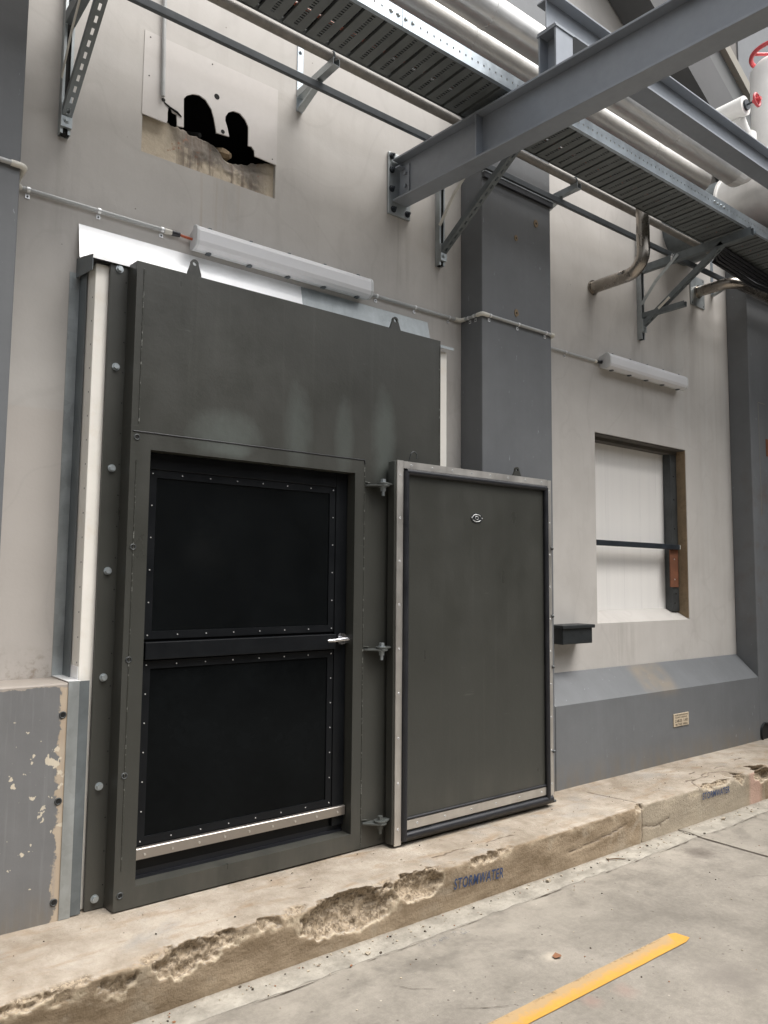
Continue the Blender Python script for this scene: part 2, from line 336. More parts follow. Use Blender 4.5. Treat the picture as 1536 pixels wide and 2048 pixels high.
def mk_worn(name, c, lo, hi, scale=18, rough=.7, c2=None, grad=None):
    t = NT(name); p = t.pos()
    n = t.noise(p, scale, 7, .72); n2 = t.noise(p, scale * 6, 4, .7)
    f = t.math('ADD', t.math('MULTIPLY', n, .7), t.math('MULTIPLY', n2, .3))
    if grad: f = t.math('ADD', f, t.ramp(t.sep(p)[1], grad[0], grad[1], grad[2], grad[3]))
    t.color(t.mix(t.ramp(n, .3, .7), c, c2 or tuple(x * .8 for x in c))); t.setv('Roughness', rough)
    tr = t.n('ShaderNodeBsdfTransparent'); mx = t.n('ShaderNodeMixShader')
    t.l(t.ramp(f, lo, hi), mx.inputs[0]); t.l(tr.outputs[0], mx.inputs[1]); t.l(t.b.outputs[0], mx.inputs[2]); t.l(mx.outputs[0], t.out.inputs[0])
    return t.m
M['stencil'] = mk_worn('blue_stencil_paint', (.018, .045, .15), .27, .42, 34, .7, (.035, .065, .13))
M['stencil_faint'] = mk_worn('faded_blue_overspray', (.20, .22, .24), .50, .66, 26, .8)
def mk_yellow():
    t = NT('worn_yellow_paint'); p = t.pos(); xyz = t.sep(p)
    n = t.noise(p, 11, 7, .7); n2 = t.noise(p, 60, 5, .7); st = t.noise(t.scaled(p, (1.2, 6, 1)), 5, 5, .65)
    f = t.math('ADD', t.math('ADD', t.math('MULTIPLY', n, .5), t.math('MULTIPLY', n2, .3)), t.math('MULTIPLY', st, .2))
    g = t.math('ADD', f, t.ramp(xyz[1], 1.985, 2.055, -.15, .24))
    g = t.math('SUBTRACT', g, t.ramp(t.math('ADD', xyz[0], t.math('MULTIPLY', xyz[1], -.5)), 2.24, 2.26, 0, .4))
    col = t.mix(t.ramp(f, .35, .65), (.52, .285, .05), (.43, .225, .035))
    col = t.mix(t.math('MULTIPLY', t.ramp(g, .40, .60), .85), col, (.34, .245, .14))
    t.color(col); t.setv('Roughness', .65); t.bump(n2, .2, .003)
    tr = t.n('ShaderNodeBsdfTransparent'); mx = t.n('ShaderNodeMixShader')
    t.l(t.ramp(g, .72, .92, 1, .1), mx.inputs[0]); t.l(tr.outputs[0], mx.inputs[1]); t.l(t.b.outputs[0], mx.inputs[2]); t.l(mx.outputs[0], t.out.inputs[0])
    M['yellow'] = t.m
mk_yellow()

# ------------------------------------------------------------------ mesh builder
class MB:
    def __init__(s): s.v = []; s.f = []; s.mi = []; s.sm = []; s.cur = 0; s.smooth = False
    def add(s, vs, fs, sm=None):
        b = len(s.v); s.v += [V(x) for x in vs]
        for f in fs: s.f.append([b + i for i in f]); s.mi.append(s.cur); s.sm.append(s.smooth if sm is None else sm)
        return s
    def box(s, x0, x1, y0, y1, z0, z1):
        vs = [(x, y, z) for z in (z0, z1) for y in (y0, y1) for x in (x0, x1)]
        return s.add(vs, [(0, 2, 3, 1), (4, 5, 7, 6), (0, 1, 5, 4), (2, 6, 7, 3), (0, 4, 6, 2), (1, 3, 7, 5)], False)
    def obb(s, o, U, Vv, W, du, dv, dw):   # box from corner o along unit vectors
        o = V(o); a = V(U) * du; b = V(Vv) * dv; c = V(W) * dw
        vs = [o + a * i + b * j + c * k for k in (0, 1) for j in (0, 1) for i in (0, 1)]
        return s.add(vs, [(0, 2, 3, 1), (4, 5, 7, 6), (0, 1, 5, 4), (2, 6, 7, 3), (0, 4, 6, 2), (1, 3, 7, 5)], False)
    def perf(s, o, U, Vv, W, L, wd, th, pitch, hl, hw, start=None):  # perforated strip, holes along U
        o = V(o); U = V(U); Vv = V(Vv); e = (wd - hw) / 2
        s.obb(o, U, Vv, W, L, e, th); s.obb(o + Vv * (e + hw), U, Vv, W, L, e, th)
        x = 0.; nxt = pitch / 2 if start is None else start
        while True:
            if nxt + hl > L: s.obb(o + Vv * e + U * x, U, Vv, W, L - x, hw, th); break
            s.obb(o + Vv * e + U * x, U, Vv, W, nxt - x, hw, th); x = nxt + hl; nxt += pitch
        return s
    def prism(s, poly, axis, a, b):   # polygon in the plane normal to axis, extruded a..b
        def P(q, h):
            return {'x': (h, q[0], q[1]), 'y': (q[0], h, q[1]), 'z': (q[0], q[1], h)}[axis]
        n = len(poly)
        vs = [P(q, a) for q in poly] + [P(q, b) for q in poly]
        return s.add(vs, [tuple(range(n))[::-1], tuple(range(n, 2 * n))] + [(i, (i + 1) % n, n + (i + 1) % n, n + i) for i in range(n)], False)
    def tube(s, pts, r, n=16, caps=True, smooth=True):
        pts = [V(p) for p in pts]; N = len(pts); rr = r if isinstance(r, (list, tuple)) else [r] * N
        ref = None; rings = []
        for i, p in enumerate(pts):
            d0 = (pts[i] - pts[i - 1]).normalized() if i else None
            d1 = (pts[i + 1] - pts[i]).normalized() if i < N - 1 else None
            d = (d0 + d1).normalized() if d0 and d1 else (d0 or d1)
            if ref is None:
                ref = d.orthogonal().normalized() if abs(d.z) > .9 else d.cross(V((0, 0, 1))).normalized()
            u = (ref - d * ref.dot(d)).normalized(); w = d.cross(u); ref = u
            k = 1 / max(.35, d.dot(d1)) if d0 and d1 else 1.
            bis = (d1 - d0) if d0 and d1 else V((0, 0, 0))
            ring = []
            for j in range(n):
                a = 2 * math.pi * j / n; q = (u * math.cos(a) + w * math.sin(a)) * rr[i]
                if bis.length > 1e-4:
                    bn = bis.normalized(); q += bn * q.dot(bn) * (k - 1)
                ring.append(p + q)
            rings.append(ring)
        vs = [q for r_ in rings for q in r_]; fs = []
        for i in range(N - 1):
            for j in range(n): fs.append((i * n + j, i * n + (j + 1) % n, (i + 1) * n + (j + 1) % n, (i + 1) * n + j))
        s.add(vs, fs, smooth)
        if caps:
            s.add(rings[0], [tuple(range(n))[::-1]], False); s.add(rings[-1], [tuple(range(n))], False)
        return s
    def cyl(s, a, b, r, n=16, r2=None): return s.tube([a, b], [r, r if r2 is None else r2], n)
    def hexbolt(s, c, d, r=.014, h=.010, washer=True):
        c = V(c); d = V(d).normalized()
        if washer: s.tube([c, c + d * .003], r * 1.35, 16, True, False)
        s.tube([c, c + d * h], [r, r * .96], 6, True, False)
        return s
    def torus(s, c, axis, R, r, n=32, m=10):
        c = V(c); ax = V(axis).normalized(); u = ax.orthogonal().normalized(); w = ax.cross(u)
        vs = []; fs = []
        for i in range(n):
            a = 2 * math.pi * i / n; e = u * math.cos(a) + w * math.sin(a)
            for j in range(m):
                b = 2 * math.pi * j / m; vs.append(c + e * (R + r * math.cos(b)) + ax * (r * math.sin(b)))
        for i in range(n):
            for j in range(m): fs.append((i * m + j, ((i + 1) % n) * m + j, ((i + 1) % n) * m + (j + 1) % m, i * m + (j + 1) % m))
        return s.add(vs, fs, True)
    def build(s, name, mats, parent=None, bevel=0, at=None):
        """link as one mesh object; vertices are in world coordinates unless the parent moves later"""
        off = OFF.get(parent.name, V((0, 0, 0))) if parent else V(at or (0, 0, 0))
        me = bpy.data.meshes.new(name); me.from_pydata([v - off for v in s.v], [], s.f)
        mats = mats if isinstance(mats, (list, tuple)) else [mats]
        for m in mats: me.materials.append(M[m] if isinstance(m, str) else m)
        me.polygons.foreach_set('material_index', s.mi); me.polygons.foreach_set('use_smooth', s.sm); me.update()
        o = bpy.data.objects.new(name, me); COL.objects.link(o); o.parent = parent
        if not parent: o.location = off
        OFF[o.name] = off
        if bevel:
            b = o.modifiers.new('bevel', 'BEVEL'); b.width = bevel; b.segments = 2; b.limit_method = 'ANGLE'; b.angle_limit = math.radians(50); b.harden_normals = False
        return o
def tag(o, label=None, cat=None, group=None, kind=None):
    for k, v in (('label', label), ('category', cat), ('group', group), ('kind', kind)):
        if v: o[k] = v
    return o
def thing(name, loc, label, cat, group=None):
    o = bpy.data.objects.new(name, None); COL.objects.link(o); o.location = loc; o.empty_display_size = .1
    OFF[o.name] = V(loc); return tag(o, label, cat, group)
def copy_tree(o, loc=None, parent=None, label=None):
    c = o.copy(); COL.objects.link(c)
    if parent: c.parent = parent
    if loc is not None: c.location = loc; OFF[c.name] = V(loc)
    if label: c['label'] = label
    for ch in list(o.children):
        d = copy_tree(ch, None, c)
    return c
def arc(c, a0, a1, R, u, w, n=8):
    c = V(c); u = V(u); w = V(w)
    return [c + u * (R * math.cos(a0 + (a1 - a0) * i / n)) + w * (R * math.sin(a0 + (a1 - a0) * i / n)) for i in range(n + 1)]
def text_mesh(txt, name, mat, origin, ux, uz, nrm, height, width=None, parent=None, bold=0., thick=.0008, align='LEFT', squeeze=None):
    cu = bpy.data.curves.new(name, 'FONT'); cu.body = txt; cu.size = 1; cu.align_x = align; cu.offset = bold; cu.extrude = 0.; cu.space_character = 1.12; cu.resolution_u = 3
    ob = bpy.data.objects.new(name, cu); COL.objects.link(ob)
    dg = bpy.context.evaluated_depsgraph_get(); me0 = ob.evaluated_get(dg).to_mesh()
    vs = [v.co.copy() for v in me0.vertices]; fs = [tuple(p.vertices) for p in me0.polygons]
    ob.evaluated_get(dg).to_mesh_clear(); bpy.data.objects.remove(ob); bpy.data.curves.remove(cu)
    x0 = min(v.x for v in vs); x1 = max(v.x for v in vs); z0 = min(v.y for v in vs); z1 = max(v.y for v in vs)
    sz = height / (z1 - z0); sx = (width / (x1 - x0)) if width else sz
    o_ = V(origin); U = V(ux); W = V(uz); Nn = V(nrm)
    return [(o_ + U * ((v.x - x0) * sx) + W * ((v.y - z0) * sz) + Nn * thick) for v in vs], fs

# ------------------------------------------------------------------ ground
KY = 2.838; KZ = .235
mb = MB(); mb.add([(-40, -40, 0), (60, -40, 0), (60, 40, 0), (-40, 40, 0)], [(0, 1, 2, 3)])
road = mb.build('road', 'road'); tag(road, kind='structure')
# gutter strip: rough-edged mortar band a few millimetres proud, dished towards the kerb
mb = MB(); n = 520; vs = []; fs = []
for i in range(n + 1):
    x = -2 + 14 * i / n
    e = 2.70 + .022 * noise.noise(V((x * 1.9, 1, 0))) + .014 * noise.noise(V((x * 14, 7, 0)))
    for y, z in ((e, .0015), (e + .012, .007), (e + .05, .006), (2.79, .003), (2.86, .012)): vs.append((x, y, z + .0015 * noise.noise(V((x * 20, y * 30, 0)))))
for i in range(n):
    for j in range(4): a = i * 5 + j; fs.append((a, a + 5, a + 6, a + 1))
mb.add(vs, fs, True); tag(mb.build('gutter', 'gutter'), kind='structure')
# slab joint
mb = MB(); pts = [(4.662 + .006 * noise.noise(V((y * 6, 3, 0))), y) for y in [2.84 - .08 * i for i in range(70)]]
vs = []; fs = []
for (x, y) in pts: w = .006 + .003 * noise.noise(V((y * 9, 0, 2))); vs += [(x - w, y, .0042 if y < 2.69 else .013), (x + w, y, .0042 if y < 2.69 else .013)]
for i in range(len(pts) - 1): fs.append((2 * i, 2 * i + 2, 2 * i + 3, 2 * i + 1))
mb.add(vs, fs); M['joint'] = simple('joint_dirt', (.055, .042, .03), .9, 0, .3, 30, .1); tag(mb.build('slab_joint', 'joint'), kind='structure')
# hairline joint along the gutter edge
mb = MB(); vs = []; fs = []
for i in range(400):
    x = -1 + 9 * i / 400; y = 2.686 + .022 * noise.noise(V((x * 1.9, 1, 0))); w = max(.0001, .0004 + .004 * noise.noise(V((x * 3.3, 9, 0))) + .004 * noise.noise(V((x * 19, 9, 0))))
    vs += [(x, y - w, .0040), (x, y + w, .0040)]
for i in range(399): fs.append((2 * i, 2 * i + 2, 2 * i + 3, 2 * i + 1))
mb.add(vs, fs); tag(mb.build('gutter_joint', 'joint'), kind='structure')

# kerb platform with broken edge
def ye(x):      # where the top front edge stands
    pts = [(-5, 2.77), (.7, 2.765), (1.15, 2.785), (1.5, 2.815), (2.3, 2.82), (2.8, 2.805), (3.4, 2.815), (4.2, 2.832), (9, 2.832), (20, 2.832)]
    for (a, b), (c, d) in zip(pts, pts[1:]):
        if a <= x <= c: return b + (d - b) * (x - a) / (c - a)
    return 2.83
CH = [  # x, y, z of ellipsoid centre, radii, rim roughness
    (2.05, 2.783, .156, .275, .100, .100, .30), (2.445, 2.788, .190, .165, .088, .088, .3), (1.30, 2.762, .188, .17, .074, .072, .6), (1.42, 2.775, .20, .10, .070, .055, .6),
    (.985, 2.728, .165, .155, .075, .070, .5), (.72, 2.730, .225, .16, .058, .045, .7), (1.60, 2.770, .225, .13, .050, .045, .7), (1.70, 2.772, .228, .08, .055, .05, .7),
    (2.86, 2.782, .212, .10, .048, .034, .6), (3.02, 2.786, .232, .09, .038, .022, .7), (5.16, 2.80, .235, .26, .068, .036, .5), (5.45, 2.80, .235, .11, .09, .05, .6),
    (5.80, 2.80, .20, .125, .16, .055, .4), (3.62, 2.790, .238, .12, .035, .022, .7), (3.35, 2.785, .238, .09, .03, .018, .7), (4.235, 2.81, .236, .07, .05, .04, .5), (4.6, 2.80, .24, .14, .03, .018, .7)]
CR = [  # crack polylines on the platform top (x, y)
    [(4.93, 2.84), (5.02, 2.94), (5.10, 2.965), (5.17, 2.968), (5.25, 2.955), (5.36, 3.005), (5.47, 2.97), (5.52, 2.87)],
    [(5.10, 2.965), (5.02, 2.985), (4.98, 2.97)], [(5.25, 2.955), (5.22, 2.99), (5.33, 3.02)],
    [(5.50, 3.05), (5.58, 3.06), (5.64, 3.04)], [(5.2, 3.07), (5.3, 3.08)], [(2.62, 2.93), (2.7, 2.925), (2.78, 2.94), (2.86, 2.925)],
    [(4.235, 3.2), (4.255, 3.05), (4.268, 2.9), (4.272, 2.82)], [(3.0, 2.92), (3.1, 2.93), (3.2, 2.92)], [(1.9, 3.0), (1.95, 2.99)], [(5.9, 3.1), (6.02, 3.11)]]
CF = [[(4.266, .245), (4.262, .10), (4.258, -.02)], [(4.27, .11), (4.40, .085), (4.45, .09), (4.47, .07)], [(4.45, .09), (4.56, .11)], [(3.55, .10), (3.75, .115), (3.95, .13), (4.10, .155)], [(5.9, .1), (6.1, .12)]]
def dseg(p, a, b):
    ax, ay = a; bx, by = b; px, py = p; dx, dy = bx - ax, by - ay; L = dx * dx + dy * dy
    t = max(0, min(1, ((px - ax) * dx + (py - ay) * dy) / L)); return math.hypot(px - ax - t * dx, py - ay - t * dy)
DIR = V((0, .84, -.54)).normalized()
def kerb():
    xs = []; x = -1.5
    while x < 8.5: xs.append(x); x += .0085 if .5 < x < 6.4 else .04
    vs = []; chip = []; crk = []
    tops = [3.75, 3.5, 3.4, 3.32, 3.26, 3.2, 3.16, 3.13] + [3.11 - .0095 * i for i in range(31)]
    for x in xs:
        e = ye(x) + .004 * noise.noise(V((x * 9, 0, 5))); r = .016 + .012 * (noise.noise(V((x * 2.1, 4, 0))) + .3 * noise.noise(V((x * 17, 4, 0)))); r = max(.006, r)
        prof = []
        for y in tops:
            if y > e + r + .004: prof.append((y, KZ + .006 * noise.noise(V((x * 1.2, y * 3, 2)))))
            else: prof.append(None)
        m = sum(1 for q in prof if q is None); prof = [q for q in prof if q]
        last = prof[-1]
        for i in range(m): prof.append((last[0] + (e + r - last[0]) * (i + 1) / (m + 1), last[1]))
        for i in range(6):
            a = math.pi / 2 * i / 5; prof.append((e + r - r * math.sin(a), KZ - r + r * math.cos(a)))
        z0 = KZ - r
        for i in range(1, 25):
            z = z0 + (-.03 - z0) * i / 24; prof.append((e + (KY - e) * i / 24 + .003 * noise.noise(V((x * 4, z * 9, 1))), z))
        for (y, z) in prof:
            p = V((x, y, z)); c = 0.; d = 0.
            if y < 3.0 and z > -.02:
                for (cx, cy, cz, a, b, c_, rg) in CH:
                    if abs(x - cx) > a * 1.35: continue
                    k = 1 + rg * (.55 * noise.noise(V((p.x * 9, p.z * 9, cx * 7))) + (.8 * noise.noise(V((p.x * 21, p.z * 21 - p.y * 21, cx)))) + .34 * noise.noise(p * 60))
                    def F(q): return ((q.x - cx) / (a * k)) ** 2 + ((q.y - cy) / (b * k)) ** 2 + ((q.z - cz) / (c_ * k)) ** 2
                    f = F(p)
                    if f < 1:
                        # walk along DIR to the far side of the ellipsoid
                        A = (DIR.y / (b * k)) ** 2 + (DIR.z / (c_ * k)) ** 2
                        B = 2 * ((p.y - cy) * DIR.y / (b * k) ** 2 + (p.z - cz) * DIR.z / (c_ * k) ** 2); t = (-B + math.sqrt(max(0, B * B - 4 * A * (f - 1)))) / (2 * A)
                        if p.z + DIR.z * t < -.015: t = max(0, (p.z + .015) / -DIR.z)
                        p = p + DIR * t; d = max(d, t); c = max(c, min(1, .25 + t * 22))
                    elif f < 1.18: c = max(c, .22 * (1.18 - f) / .18)
            g = 0.
            if z > KZ - .02 and y > 2.8:
                for pl in CR:
                    if min(q[0] for q in pl) - .05 < x < max(q[0] for q in pl) + .05:
                        for a, b in zip(pl, pl[1:]):
                            w = .0075 + .004 * noise.noise(V((x * 11, y * 11, 0)))
                            dd = dseg((x + .010 * noise.noise(V((x * 25, y * 25, 3))), y + .010 * noise.noise(V((x * 25, y * 25, 8)))), a, b)
                            if dd < w * 1.5: g = max(g, 1 - dd / (w * 1.5))
            elif y < KY + .05:
                for pl in CF:
                    if min(q[0] for q in pl) - .05 < x < max(q[0] for q in pl) + .05:
                        for a, b in zip(pl, pl[1:]):
                            dd = dseg((x + .008 * noise.noise(V((x * 25, z * 25, 3))), z + .006 * noise.noise(V((x * 25, z * 25, 8)))), a, b)
                            if dd < .012: g = max(g, .85 * (1 - dd / .012))
            if g: p = p + DIR * (.008 * g)
            ew = max(0, 1 - abs(y - e - .012) / .05) * max(0, 1 - abs(z - KZ + .012) / .06)
            if ew > 0 and c < .3:
                lw = .35 + .65 * max(0, min(1, (2.9 - x) / .6)) if x < 4.3 else .3
                nn = noise.noise(V((x * 6.5, z * 5, 11))) + .6 * noise.noise(V((x * 17, y * 17 + z * 17, 4)))
                dd = max(0, nn + .16) * .036 * ew * lw
                p = p + DIR * (dd + ew * lw * (.005 * noise.noise(V((x * 42, y * 42, z * 42))) + .003 * noise.noise(V((x * 95, y * 95, z * 95)))))
                c = max(c, min(.75, dd * 55))
            if c > .3:
                q = p * 48; p = p + V((0, -.55, .45)) * (.007 * noise.noise(q) + .006 * noise.noise(q * 2.1) + .012 * noise.noise(q * .4))
            vs.append(p); chip.append(c); crk.append(g)
    m = len(vs) // len(xs); fs = []
    for i in range(len(xs) - 1):
        for j in range(m - 1): a = i * m + j; fs.append((a, a + m, a + m + 1, a + 1))
    mb = MB(); mb.add(vs, fs, True); o = mb.build('kerb_platform', 'kerb')
    for nm, dat in (('chip', chip), ('crack', crk)):
        o.data.attributes.new(nm, 'FLOAT', 'POINT').data.foreach_set('value', dat)
    tag(o, kind='structure')
kerb()

# writing on the kerb: stencils
def stencil(mat, o, ux, uz, nrm, h, w, name, label, bold=.016, thick=.002):
    vs, fs = text_mesh('STORMWATER', name, mat, o, ux, uz, nrm, h, w, bold=bold, thick=thick)
    mb = MB(); mb.add(vs, fs); return tag(mb.build(name, mat), label, 'stencil')
def face_y(z, x): e = ye(x); return e + (KY - e) * max(0, min(1, (KZ - .016 - z) / (KZ + .014)))
y0 = face_y(.115, 2.66) - .004; tl = V((0, -(face_y(.10, 2.8) - face_y(.16, 2.8)), .06)).normalized(); tl = V((0, tl.y, tl.z))
stencil('stencil', (2.663, y0, .108), V((.347, 0, -.018)).normalized(), V((0, -.12, 1)).normalized(), (0, -1, 0), .055, .345, 'stencil_lettering', 'blue STORMWATER stencil on the brown kerb face in front of the open door')
stencil('stencil', (4.948, face_y(.16, 5.1) - .004, .152), V((.357, 0, -.006)).normalized(), V((0, -.02, 1)), (0, -1, 0), .044, .355, 'stencil_lettering', 'blue STORMWATER stencil below the cracked kerb slab', .016)
stencil('stencil_faint', (2.30, 2.612, .006), (1, .02, 0), (0, 1, 0), (0, 0, 1), .05, .28, 'stencil_lettering', 'faded grey STORMWATER overspray on the slab below the clear blue stencil', .02)

# yellow line
mb = MB(); vs = []; fs = []; n = 60
for i in range(n + 1):
    x = .6 + (3.33 - .6) * i / n
    a = 2.062 + .003 * noise.noise(V((x * 9, 0, 0))); b = 1.972 + .003 * noise.noise(V((x * 9, 5, 0)))
    if i == n: vs += [(3.335, 1.985, .0045), (3.325, 2.05, .0045)]
    else: vs += [(x, b, .0045), (x, a, .0045)]
for i in range(n): fs.append((2 * i, 2 * i + 2, 2 * i + 3, 2 * i + 1))
mb.add(vs, fs); tag(mb.build('yellow_line', 'yellow'), 'worn yellow painted line on the concrete ground', 'road marking')

# ------------------------------------------------------------------ building
WY = 3.54; PY_ = 3.345
B = thing('industrial_building', (3.5, WY, 0), 'beige industrial building with grey pilasters and a boarded window', 'building')
xs = [-5, 1.265, 2.008, 4.803, 6.063, 14]; zs = [.2, 1.287, 2.726, 3.655, 4.273, 9]
mb = MB()
holes = {(1, 3), (3, 1)}
for i in range(5):
    for j in range(5):
        if (i, j) in holes: continue
        mb.add([(xs[i], WY, zs[j]), (xs[i + 1], WY, zs[j]), (xs[i + 1], WY, zs[j + 1]), (xs[i], WY, zs[j + 1])], [(0, 1, 2, 3)], False)
for (i, j, dp) in ((1, 3, .03), (3, 1, .2)):
    x0, x1, z0, z1 = xs[i], xs[i + 1], zs[j], zs[j + 1]; y1 = WY + dp
    for q in (((x0, z0), (x0, z1)), ((x1, z1), (x1, z0)), ((x0, z1), (x1, z1))): mb.add([(q[0][0], WY, q[0][1]), (q[1][0], WY, q[1][1]), (q[1][0], y1, q[1][1]), (q[0][0], y1, q[0][1])], [(0, 1, 2, 3)], False)
    if dp < .1: mb.add([(x0, WY, z0), (x1, WY, z0), (x1, y1, z0 - .004), (x0, y1, z0 - .004)], [(0, 1, 2, 3)], False)
mb.add([(-5, WY, 9), (14, WY, 9), (14, 6, 9), (-5, 6, 9)], [(0, 1, 2, 3)], False)
mb.build('wall', 'wall', B)
for (a, b) in ((-.1, .695), (3.402, 4.072), (6.822, 7.55)):
    m2 = MB(); m2.box(a, b, PY_, WY - .002, .2, 8.9); m2.build('pilaster', 'grey', B, .006)
# plinths
m2 = MB(); m2.prism([(3.30, .2), (3.30, 1.166), (3.538, 1.166), (3.538, .2)], 'x', -5, .985); m2.build('plinth', 'grey_chip', B, .006)
m2 = MB(); m2.prism([(3.343, .2), (3.343, .775), (3.538, .962), (3.538, .2)], 'x', 4.074, 6.82); m2.build('plinth', 'grey', B, .008)
m2 = MB(); m2.prism([(3.343, .2), (3.343, .775), (3.538, .962), (3.538, .2)], 'x', 3.10, 3.40); m2.build('plinth', 'grey', B, .008)
# thin black strip on the middle pilaster
m2 = MB(); m2.box(3.402, 4.075, 3.322, 3.343, 4.172, 4.206); m2.build('black_strip', 'black', B)
m2 = MB(); m2.box(3.404, 4.073, 3.318, 3.3425, 4.2075, 4.214); m2.build('drip_edge', 'galv', B)
# pilaster scars
for (px, pz, r) in ((3.92, 4.02, .022), (3.72, 3.86, .016), (3.72, 3.35, .02)):
    m2 = MB(); poly = [(px + r * (1 + .35 * noise.noise(V((k * 1.3, px, 0)))) * math.cos(k * .524), pz + r * 1.2 * (1 + .35 * noise.noise(V((k * 1.7, pz, 0)))) * math.sin(k * .524)) for k in range(12)]
    m2.prism(poly, 'y', 3.341, 3.3445); m2.cur = 1; m2.cyl((px, 3.3405, pz), (px, 3.344, pz), r * .35, 10); m2.build('drill_scar', ['jamb', 'void'], B)
# anchor holes on the left plinth
for (hx, hz) in ((.948, .99 + .05), (.945, .70), (.945, .31)):
    m2 = MB(); m2.torus((hx, 3.299, hz), (0, 1, 0), .012, .003, 20, 8); m2.cur = 1; m2.cyl((hx, 3.2975, hz), (hx, 3.2985, hz), .010, 16); m2.build('anchor_hole', ['steel_post', 'void'], B)
# rusty opening and drain on the right pilaster
m2 = MB(); m2.box(7.098, 7.26, 3.341, 3.3445, 2.76, 2.92); m2.build('rust_patch', 'rust', B)
m2 = MB()
w = .002; m2.prism([(6.975 - w, 2.2), (6.975 + w, 2.2), (6.975 + w, 3.243), (7.1, 3.243), (7.1, 3.248), (6.975 - w, 3.248)], 'y', 3.3425, 3.3445)
m2.build('chalk_line', 'far_cream', B)
m2 = MB(); m2.tube([(6.90, 3.325, .295), (6.90, 3.344, .295)], .085, 28, False); m2.cur = 1; m2.cyl((6.90, 3.3405, .295), (6.90, 3.3435, .295), .080, 28); m2.build('drain_pipe', ['box_paint', 'void'], B)
# window
m2 = MB(); m2.box(4.78, 6.09, 3.70, 3.72, 1.33, 2.75); win = m2.build('window', 'infill', B)
m2 = MB(); m2.prism([(3.5415, 1.286), (3.70, 1.375), (3.70, 1.25), (3.5415, 1.25)], 'x', 4.803, 6.063); m2.build('sill', 'wall', win)
m2 = MB(); m2.box(6.058, 6.0625, 3.545, 3.70, 1.30, 2.722); m2.build('jamb', 'jamb', win)
m2 = MB(); m2.box(4.806, 6.058, 3.55, 3.62, 2.716, 2.724); m2.box(4.806, 6.058, 3.621, 3.699, 2.690, 2.7245); m2.build('head_board', 'timber', win)
m2 = MB(); m2.box(5.962, 6.057, 3.625, 3.695, 1.352, 2.689); m2.cur = 1
for z in (1.50, 1.42, 2.05, 2.3, 2.5): m2.cyl((5.985 + .02 * (z > 1.45), 3.6215, z), (5.985 + .02 * (z > 1.45), 3.625, z), .006, 10)
m2.build('post', ['steel_post', 'void'], win, .002)
m2 = MB(); m2.box(5.915, 6.035, 3.615, 3.6245, 1.555, 1.870); m2.cur = 1; m2.cyl((5.975, 3.612, 1.62), (5.975, 3.615, 1.62), .006, 10); m2.cyl((5.975, 3.612, 1.79), (5.975, 3.615, 1.79), .006, 10); m2.build('rusty_plate', ['rust', 'saddle'], win)
m2 = MB(); m2.box(4.806, 6.02, 3.585, 3.625, 1.872, 1.914); m2.cur = 1; m2.box(6.021, 6.034, 3.588, 3.622, 1.875, 1.912); m2.build('rail', ['dark_tube', 'elbow'], win, .003)

# broken patch: recess with void, masonry and cement sheet
m2 = MB(); m2.box(1.2, 2.08, 3.95, 3.96, 3.5, 4.4); m2.box(1.2, 1.21, 3.572, 3.95, 3.5, 4.4); m2.box(2.07, 2.08, 3.572, 3.95, 3.5, 4.4); m2.box(1.21, 2.07, 3.572, 3.95, 4.39, 4.4); m2.box(1.21, 2.07, 3.572, 3.95, 3.5, 3.51)
m2.build('cavity', 'void', B)
# masonry with a ragged top
base = [(1.287, 3.858), (1.405, 3.864), (1.421, 3.856), (1.454, 3.866), (1.476, 3.866), (1.498, 3.870), (1.533, 3.855), (1.567, 3.862), (1.596, 3.853), (1.625, 3.856), (1.661, 3.852), (1.691, 3.829), (1.722, 3.794), (1.758, 3.787), (1.801, 3.796), (1.831, 3.810), (1.862, 3.812), (1.881, 3.833), (1.906, 3.836), (1.963, 3.851), (2.03, 3.862)]
def ztop(x):
    if x <= base[0][0]: return 3.858
    for (a, b), (c, d) in zip(base, base[1:]):
        if a <= x <= c: return b + (d - b) * (x - a) / (c - a) + .006 * noise.noise(V((x * 60, 1, 0)))
    return 3.86
m2 = MB(); nx, nz = 130, 26; vs = []; fs = []
for i in range(nx + 1):
    x = 1.255 + (2.03 - 1.255) * i / nx; zt = ztop(x)
    for j in range(nz + 1):
        t = j / nz; z = 3.640 + (zt - 3.640) * t
        rough = max(0, min(1, (x - 1.40) * 9)) * max(0, min(1, (1.97 - x) * 14))
        y = 3.564 + .004 * noise.noise(V((x * 10, z * 10, 0))) * (.3 + rough) + .003 * rough * noise.noise(V((x * 45, z * 45, 0))) + rough * .06 * max(0, t - .62 - .15 * noise.noise(V((x * 14, 3, 0))))
        vs.append((x, y, z))
for i in range(nx):
    for j in range(nz): a = i * (nz + 1) + j; fs.append((a, a + nz + 1, a + nz + 2, a + 1))
b = len(vs)
for i in range(nx + 1): q = vs[i * (nz + 1) + nz]; vs.append((q[0], 3.78, q[2] - .01 + .02 * noise.noise(V((q[0] * 20, 5, 0)))))
for i in range(nx): a = i * (nz + 1) + nz; fs.append((a, a + nz + 1, b + i + 1, b + i))
m2.add(vs, fs, True); m2.build('exposed_masonry', 'masonry', B)
m2 = MB(); m2.tube([(1.70, 3.70, 3.85), (1.74, 3.62, 3.842), (1.762, 3.59, 3.832)], [.05, .036, .014], 7, True, False); m2.build('broken_brick', 'jamb', B)
m2 = MB(); m2.tube([(1.50, 3.9, 3.93), (1.56, 3.7, 3.93), (1.60, 3.62, 3.90)], .012, 10); m2.build('old_pipe_stub', 'steel_post', B)
sheet = thing('cement_sheet', (1.64, 3.55, 3.85), 'pale cut cement sheet with two black rounded holes high on the wall', 'wall sheet')
